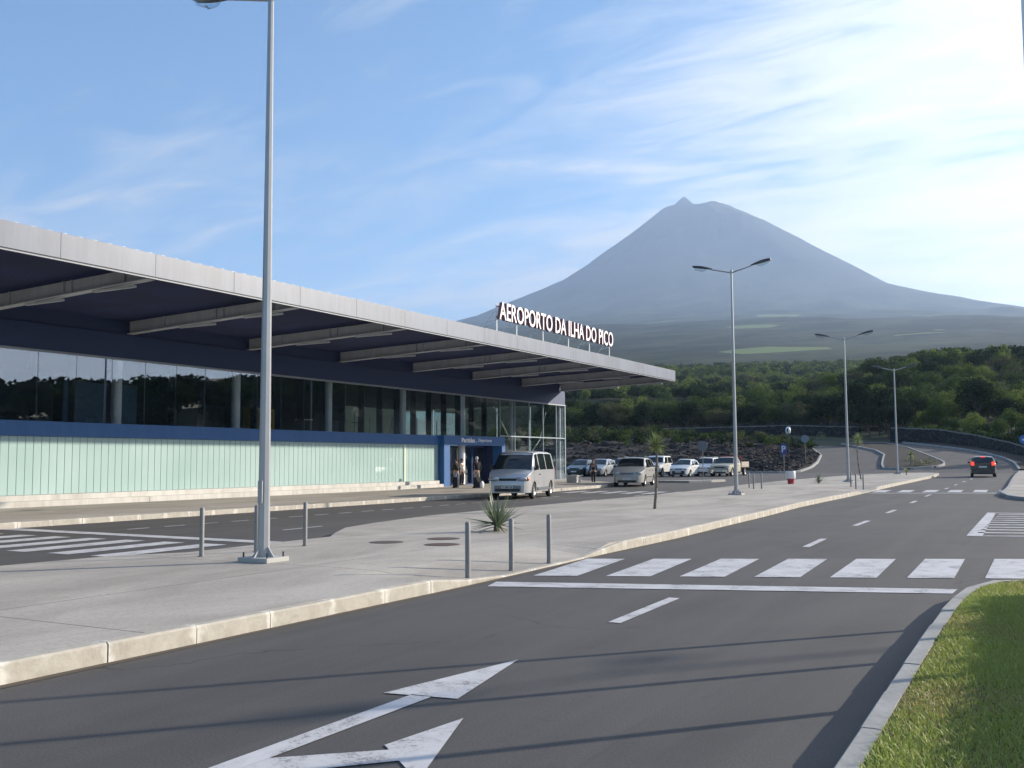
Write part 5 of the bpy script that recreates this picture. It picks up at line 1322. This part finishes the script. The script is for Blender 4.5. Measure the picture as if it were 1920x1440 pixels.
def lava_bed():
    st = .62; v = []; f = []; idx = {}
    xs = np.arange(-92, -22.2, st); ys = np.arange(89.6, 162, st)
    ins = {}
    for i, x in enumerate(xs):
        for j, y in enumerate(ys):
            if in_poly(x, y, LAVA_P): ins[(i, j)] = 1
    def vid(i, j):
        if (i, j) not in idx:
            idx[(i, j)] = len(v); x, y = xs[i], ys[j]; v.append((x, y, lava_h(x, y)))
        return idx[(i, j)]
    for (i, j) in ins:
        if (i + 1, j) in ins and (i, j + 1) in ins and (i + 1, j + 1) in ins: f.append((vid(i, j), vid(i + 1, j), vid(i + 1, j + 1), vid(i, j + 1)))
    me = bpy.data.meshes.new('lava_ground'); me.from_pydata(v, [], f)
    m = bpy.data.materials.new('lava_rock'); m.use_nodes = True; g = NT(m.node_tree); p = m.node_tree.nodes['Principled BSDF']
    pos = g.n('ShaderNodeNewGeometry').outputs['Position']
    mp = g.n('ShaderNodeMapping', {'Vector': pos, 'Scale': (.5, 1, 1)}).outputs[0]
    n1 = g.noise(mp, .35, 6, .65, .6); n2 = g.noise(pos, 2.4, 5, .75)
    c = g.mix(g.ramp(n2, [(.35, 0.0), (.65, 1.0)]), (.004, .0035, .004), (.015, .012, .0115))
    c = g.mix(g.ramp(n1, [(.56, 0.0), (.66, .8)]), c, (.052, .039, .032))
    g1 = g.noise(pos, .22, 5, .6, .4)
    c = g.mix(g.ramp(g1, [(.60, 0.0), (.70, .7)]), c, (.032, .042, .016))
    g.link(c, p.inputs['Base Color']); p.inputs['Roughness'].default_value = .95
    b = g.n('ShaderNodeBump', {'Height': n2, 'Strength': 1.0, 'Distance': .35}); g.link(b.outputs[0], p.inputs['Normal'])
    me.materials.append(m); o = bpy.data.objects.new('lava_ground', me); COL.objects.link(o); o['kind'] = 'structure'
    drape('lava_fringe', [(x - .2, y + .1) for x, y in LAVA_F] + [(-60, 154), (-118, 168)], .10, M_SOIL)
    # loose rubble: uncountable stones
    rg = random.Random(2); b = MB()
    for k in range(5200):
        if k % 3 == 0:
            s_ = rg.random(); a = Vector(LAVA_E[2]).lerp(Vector(LAVA_E[5]), s_); x, y = a.x - rg.expovariate(.35) - .6, a.y + rg.uniform(-6, 6)
        else: x, y = rg.uniform(-75, -24), rg.uniform(90.2, 150)
        if not in_poly(x, y, LAVA_P) or edge_d(x, y, LAVA_F) < .35: continue
        r = rg.uniform(.10, .34) * (1.2 if k % 9 == 0 else 1); z = lava_h(x, y); vs = []
        for (dx, dy, dz) in ((1, 0, 0), (-1, 0, 0), (0, 1, 0), (0, -1, 0), (0, 0, 1), (0, 0, -1)):
            q = r * rg.uniform(.6, 1.2); vs.append((x + dx * q + rg.uniform(-.3, .3) * r, y + dy * q + rg.uniform(-.3, .3) * r, z + dz * q * .8 + r * .2))
        b.add(vs, [(0, 2, 4), (2, 1, 4), (1, 3, 4), (3, 0, 4), (2, 0, 5), (1, 2, 5), (3, 1, 5), (0, 3, 5)])
    o = b.build('lava_rubble', mat('rubble', (.010, .008, .008), .95, noise=(.9, (.055, .042, .036), .2)), fix=False); o['kind'] = 'stuff'
lava_bed()
# dry-stone boundary walls
def stone_wall(pts, h, label, m, wd=.45, mesh_line=False):
    o_ = Vector((*pts[0], T(*pts[0]))); t = empty('stone_wall', o_, 0, label, 'stone wall')
    H0 = h; H = H0 if callable(H0) else (lambda y: H0)
    v = []; f = []; rg = random.Random(7); P = []
    for (a, b) in zip(pts[:-1], pts[1:]):
        n = max(1, int((Vector(b) - Vector(a)).length / .55))
        for i in range(n): P.append(Vector(a).lerp(Vector(b), i / n))
    P.append(Vector(pts[-1])); R_ = 5
    for i, p in enumerate(P):
        d = (P[min(i + 1, len(P) - 1)] - P[max(0, i - 1)]).normalized(); nn = Vector((-d.y, d.x)); hz = hill(p.x, p.y); h = H(p.y)
        sec = [(-wd / 2 * (1.15 - .3 * k / R_), h * k / R_) for k in range(R_ + 1)] + [(wd / 2 * (1.15 - .3 * k / R_), h * k / R_) for k in range(R_, -1, -1)]
        for (a, z) in sec:
            j = rg.uniform(-.05, .05); q = p + nn * (a + j); v.append((q.x - o_.x, q.y - o_.y, hz - .15 + z + (rg.uniform(-.07, .09) if z > h * .9 else rg.uniform(-.03, .03)) - o_.z))
    m_ = 2 * (R_ + 1)
    for i in range(len(P) - 1):
        for k in range(m_ - 1): f.append((i * m_ + k, i * m_ + k + 1, (i + 1) * m_ + k + 1, (i + 1) * m_ + k))
    MB().add(v, f).build('stonework', m, t)
    b = MB(); cv = []
    for i in range(0, len(P) - 1):
        p, q = P[i], P[i + 1]; za, zb = hill(p.x, p.y) + H(p.y) - .1 - o_.z, hill(q.x, q.y) + H(q.y) - .1 - o_.z
        b.tube((p.x - o_.x, p.y - o_.y, za), (q.x - o_.x, q.y - o_.y, zb), .10, None, 6, False)
    b.build('coping', mat('coping_mortar', (.17, .165, .15), .9) if 'coping_mortar' not in bpy.data.materials else bpy.data.materials['coping_mortar'], t)
def mat_wall():
    m = bpy.data.materials.new('dry_stone'); m.use_nodes = True; g = NT(m.node_tree); p = m.node_tree.nodes['Principled BSDF']
    pos = g.n('ShaderNodeNewGeometry').outputs['Position']
    vo = g.n('ShaderNodeTexVoronoi', {'Vector': pos, 'Scale': 3.2, 'Randomness': .9})
    vc = g.n('ShaderNodeSeparateColor', {0: vo.outputs['Color']}).outputs[0]
    c = g.mix(vc, (.030, .028, .030), (.085, .078, .074)); c = g.mix(g.ramp(vo.outputs['Distance'], [(.1, 0.0), (.5, .9)]), c, (.008, .008, .008))
    g.link(c, p.inputs['Base Color']); p.inputs['Roughness'].default_value = .95
    b = g.n('ShaderNodeBump', {'Height': g.math('SUBTRACT', 1.0, vo.outputs['Distance']), 'Strength': 1.0, 'Distance': .15}); g.link(b.outputs[0], p.inputs['Normal'])
    return m
M_WALL = mat_wall()
stone_wall([(-20.2, 142.2), (-13.6, 137.6), (-9.0, 130.4), (-5.2, 122.4), (-2.4, 114.0), (-.6, 105.5), (-.3, 101.5)][::1], lambda y: float(np.interp(y, [101, 112, 125, 140], [.75, .95, 1.3, 1.9])), 'dark stone wall with pale coping curving along the outer side of the road', M_WALL)
stone_wall([(-118, 173), (-83, 170.5), (-56, 165.0), (-40, 161.0), (-26, 152.5)], 1.5, 'low dark stone wall with pale top line running behind the lava bed', M_WALL)

# ------------------------------------------------------------------ trees
M_BARK = mat('bark', (.10, .085, .07), .95, noise=(4, (.06, .05, .042), .4))
def crown_mesh(seed, rx, rz, nl, nleaf, leaf, m, name='crown', zc=0.0, flat=.75):
    """leaf-sized faces through a lobed crown"""
    rg = np.random.default_rng(seed)
    lob = []
    for i in range(nl):
        a = rg.uniform(0, 2 * np.pi); q = rg.random() ** .6; r = rx * rg.uniform(.30, .50)
        lob.append((q * (rx - r * .7) * np.cos(a), q * (rx - r * .7) * np.sin(a), rz * (rg.uniform(-.45, .75) * (1 - .45 * q)), r))
    lob.append((0, 0, .1 * rz, rx * .55)); lob = np.array(lob)
    w = lob[:, 3] ** 2; k = rg.choice(len(lob), nleaf, p=w / w.sum()); L = lob[k]
    d = rg.normal(size=(nleaf, 3)); d[:, 2] = d[:, 2] * .9 + .25; d /= np.linalg.norm(d, axis=1)[:, None]
    rad = L[:, 3] * np.where(rg.random(nleaf) < .75, rg.uniform(.82, 1.08, nleaf), rg.uniform(.3, .85, nleaf))
    P = L[:, :3] + d * rad[:, None] * np.array([1, 1, flat]); P[:, 2] += zc
    n = d + rg.normal(0, .55, (nleaf, 3)); n /= np.linalg.norm(n, axis=1)[:, None]
    u = np.cross(n, rg.normal(size=(nleaf, 3))); u /= np.linalg.norm(u, axis=1)[:, None]; v = np.cross(n, u)
    s = (leaf * rg.uniform(.6, 1.35, nleaf))[:, None]
    V = np.stack([P - u * s, P + v * s * .62 + n * s * .15, P + u * s, P - v * s * .62 + n * s * .15], 1).reshape(-1, 3)
    me = bpy.data.meshes.new(name); me.vertices.add(nleaf * 4); me.vertices.foreach_set('co', V.reshape(-1))
    me.loops.add(nleaf * 4); me.loops.foreach_set('vertex_index', np.arange(nleaf * 4, dtype=np.int32)); me.polygons.add(nleaf); me.polygons.foreach_set('loop_start', (np.arange(nleaf) * 4).astype(np.int32))
    me.update(calc_edges=True); me.validate(); me.materials.append(m)
    return me, lob
LEAF_A = mat_leaf('leaf_bright', (.046, .082, .018), (.19, .235, .05), .28, .8, .08)
LEAF_B = mat_leaf('leaf_mid', (.024, .045, .014), (.080, .120, .030), .25, .8, .08)
LEAF_C = mat_leaf('leaf_dark', (.012, .024, .011), (.035, .055, .020), .15, .85, .05)
LEAF_D = mat_leaf('leaf_olive', (.050, .058, .024), (.115, .12, .050), .25, .8, .08)
def tree_proto(seed, H, rx, m, kind, label):
    t = empty('tree', (0, 0, 0), 0, label, 'tree', 'trees of the dense wood')
    me, lob = crown_mesh(seed, rx, H * .42, 17, 3600, .145, m, 'crown', H * .60)
    c = bpy.data.objects.new('crown', me); COL.objects.link(c); c.parent = t
    b = MB(); rg = random.Random(seed); top = Vector((rg.uniform(-.3, .3), rg.uniform(-.3, .3), H * .48))
    b.tube((0, 0, -.3), top * .5, .17, .13, 7).tube(top * .5, top, .13, .10, 7)
    for (x, y, z, r) in lob[:9]: b.tube(top * rg.uniform(.5, 1), (x, y, z + H * .6), .07, .025, 5)
    b.build('trunk', M_BARK, t)
    return t
LB = {'A': 'bright green broadleaf tree in the dense wood behind the stone wall', 'B': 'mid green broadleaf tree in the dense wood behind the stone wall',
      'C': 'very dark green broadleaf tree in the dense wood behind the stone wall', 'D': 'olive green broadleaf tree in the dense wood behind the stone wall'}
PROT = [('A', tree_proto(21, 6.5, 3.0, LEAF_A, 'A', LB['A'])), ('A', tree_proto(22, 5.6, 3.4, LEAF_A, 'A', LB['A'])), ('B', tree_proto(23, 7.2, 3.2, LEAF_B, 'B', LB['B'])),
        ('B', tree_proto(24, 6.0, 3.6, LEAF_B, 'B', LB['B'])), ('C', tree_proto(25, 7.0, 3.0, LEAF_C, 'C', LB['C'])), ('D', tree_proto(26, 5.8, 3.1, LEAF_D, 'D', LB['D']))]
used_p = set()
KD = {'A': 'bright green', 'B': 'mid green', 'C': 'very dark green', 'D': 'olive green'}
def plant(i, x, y, s, rz, sz=1.0, band=0):
    kind, pr = PROT[i]
    if i not in used_p: used_p.add(i); o = pr
    else:
        o = pr.copy(); COL.objects.link(o)
        for ch in pr.children:
            c = ch.copy(); c.parent = o; COL.objects.link(c)
    o.location = (x, y, hill(x, y) - .1); o.rotation_euler.z = rz; o.scale = (s, s, s * sz)
    az = math.degrees(math.atan2(x, y))
    o['label'] = '%s tree %s, %s' % (KD[kind], ['in the front row by the wall', 'on the lower slope', 'high on the slope'][band],
        'above the leftmost parked cars' if az < -20 else 'above the white parked cars' if az < -14.5 else 'behind the island and bend' if az < -8 else 'right of the farthest lamp')
rg = random.Random(11); spots = []
def free(x, y, d): return all((x - a) ** 2 + (y - b) ** 2 > d * d for a, b in spots)
def wall_front(x):      # nearest y at which the wood begins for a given x
    return float(np.interp(x, [-118, -83, -56, -40, -26, -20, -13, -8.4, -4.4, -1.6, 0, 3], [176, 174, 168.5, 164, 156, 146, 141, 133.5, 125, 116.5, 107, 104]))
# first row along the wall, then rows climbing the slope
for band, (d0, d1, dd, n) in enumerate([(0, 6, 3.3, 60), (6, 40, 4.4, 130), (40, 110, 5.6, 120)]):
    cnt = 0; tries = 0
    while cnt < n and tries < 9000:
        tries += 1; x = rg.uniform(-100, 12); yf = wall_front(x); y = yf + 2.0 + rg.uniform(d0, d1)
        azd = math.degrees(math.atan2(x, y))
        if not (-27.0 < azd < .3) or not free(x, y, dd): continue
        spots.append((x, y)); cnt += 1
        cl = mnoise.noise(Vector((x / 26, y / 26, 1.5)))
        pool = [4, 4, 2, 4, 5] if band == 0 and cl < .15 and x < -20 else ([0, 1, 5, 1, 2] if cl > .02 else [2, 3, 4, 2, 0])
        plant(pool[rg.randrange(5)], x, y, rg.uniform(.72, 1.2) * (.9 if band == 0 else 1.0) * (.62 if x > -14 and y < 150 else 1), rg.uniform(0, 6.28), rg.uniform(.85, 1.15), band)
for x, y in ((-21.5, 148.5), (-24.5, 152), (-28.5, 157), (-19.5, 147.5)): plant(4, x, y, .7, x, 1, 0)
PROT2 = [p for _, p in PROT]
def wood_mass(name, pts, seed, leafmul=1.0, hf=hill, sink=.4):
    """the far wood that reads as one mass: many crowns joined in one mesh"""
    rg_ = np.random.default_rng(seed); src = []
    for i, m in enumerate((LEAF_A, LEAF_B, LEAF_C, LEAF_D)):
        me, _ = crown_mesh(50 + i, 3.3, 2.7, 9, int(520 * leafmul), .40, m, 'c', 3.0); co = np.zeros(len(me.vertices) * 3); me.vertices.foreach_get('co', co); src.append(co.reshape(-1, 3)); bpy.data.meshes.remove(me)
    V = []; MI = []
    for (x, y, s, k) in pts:
        a = rg_.uniform(0, 6.28); c, s_ = math.cos(a), math.sin(a); co = src[k] * s
        V.append(np.stack([co[:, 0] * c - co[:, 1] * s_ + x, co[:, 0] * s_ + co[:, 1] * c + y, co[:, 2] + hf(x, y) - sink], 1)); MI.append(np.full(len(co) // 4, k))
    V = np.concatenate(V); MI = np.concatenate(MI); n = len(V) // 4
    me = bpy.data.meshes.new(name); me.vertices.add(len(V)); me.vertices.foreach_set('co', V.reshape(-1)); me.loops.add(len(V)); me.loops.foreach_set('vertex_index', np.arange(len(V), dtype=np.int32))
    me.polygons.add(n); me.polygons.foreach_set('loop_start', (np.arange(n) * 4).astype(np.int32)); me.polygons.foreach_set('material_index', MI.astype(np.int32))
    me.update(calc_edges=True); me.validate()
    for m in (LEAF_A, LEAF_B, LEAF_C, LEAF_D): me.materials.append(m)
    o = bpy.data.objects.new(name, me); COL.objects.link(o); o['kind'] = 'stuff'
pts = []
while len(pts) < 760:
    d = 262 * math.exp(rg.random() * .72); a = R(rg.uniform(-27.5, 1)); x, y = math.sin(a) * d, math.cos(a) * d
    if y < wall_front(max(-118, min(3, x))) + 100: continue
    cl = mnoise.noise(Vector((x / 40, y / 40, 1.5)))
    pts.append((x, y, rg.uniform(.75, 1.1), rg.choice([0, 0, 3, 1] if cl > .08 else [1, 2, 2, 0])))
wood_mass('distant_wood', pts, 3)
pts = []
while len(pts) < 1500:      # hazy woods farther up the apron
    d = 440 * math.exp(rg.random() * .60); a = R(rg.uniform(-27.5, 1)); x, y = math.sin(a) * d, math.cos(a) * d
    if mnoise.noise(Vector((x / 130, y / 130, 7.5))) < -.30: continue
    pts.append((x, y, rg.uniform(.7, 1.15), rg.choice([1, 2, 2, 0])))
wood_mass('hazy_wood', pts, 8, .3)
pts = []
for k in range(210):      # bank of trees east of the road, mirrored in the glass front
    y = rg.uniform(2, 175); x = rg.uniform(52, 92) + max(0, (y - 120) * .1)
    pts.append((x, y, rg.uniform(.8, 1.25) * (1.35 if 66 < y < 84 and rg.random() < .4 else 1) * (1.2 if y > 92 else .62), rg.choice([1, 2, 2])))
for k in range(210):
    y = rg.uniform(165, 380); x = rg.uniform(20 + max(0, 250 - y) * .15, 130); pts.append((x, y, rg.uniform(1.0, 1.6), rg.choice([1, 2, 2])))
wood_mass('roadside_wood', pts, 5, .8)
pts = []
for k in range(900):       # scrub creeping over the upper lava
    x, y = rg.uniform(-90, -27), rg.uniform(118, 168)
    if not in_poly(x, y, LAVA_P) or mnoise.noise(Vector((x / 9, y / 5, 2))) + (y - 140) / 45 < -.20: continue
    pts.append((x, y, rg.uniform(.18, .36), rg.choice([1, 2, 2, 3])))
for k in range(70):        # and along the foot of the wood beside the bend
    x = rg.uniform(-19, -2); y = wall_front(x) + rg.uniform(.3, 3.5); pts.append((x, y, rg.uniform(.22, .45), rg.choice([1, 2, 0])))
wood_mass('scrub', pts, 9, .35, lambda x, y: lava_h(x, y) if in_poly(x, y, LAVA_P) else hill(x, y), .25)
# unseen row of foliage added outside the frame to shade the grass
hd_ = empty('hedge', (1.78, 9.5, .15), R(2.5), 'unseen clipped greenery added to shade the lawn', 'hedge')
rgh = np.random.default_rng(9); b = MB(); b.box(-.40, .40, -8, 5.0, 0, 1.08)
b.build('core', mat('hedge_core', (.02, .03, .012), .95), hd_)
b = MB()
for k in range(9000):
    f_ = rgh.random(); y = rgh.uniform(-8.1, 5.1); x = rgh.choice([-.42, .42]) if f_ < .6 else rgh.uniform(-.45, .45); z = rgh.uniform(.02, 1.12) if f_ < .6 else 1.10 + rgh.uniform(-.03, .05)
    p = Vector((x + rgh.normal(0, .03), y, z)); n_ = Vector(rgh.normal(size=3)).normalized(); u = n_.orthogonal().normalized() * .045; w_ = n_.cross(u) * .6
    b.add([p - u, p + w_, p + u, p - w_], [(0, 1, 2, 3)])
b.build('foliage', LEAF_B, hd_, fix=False)
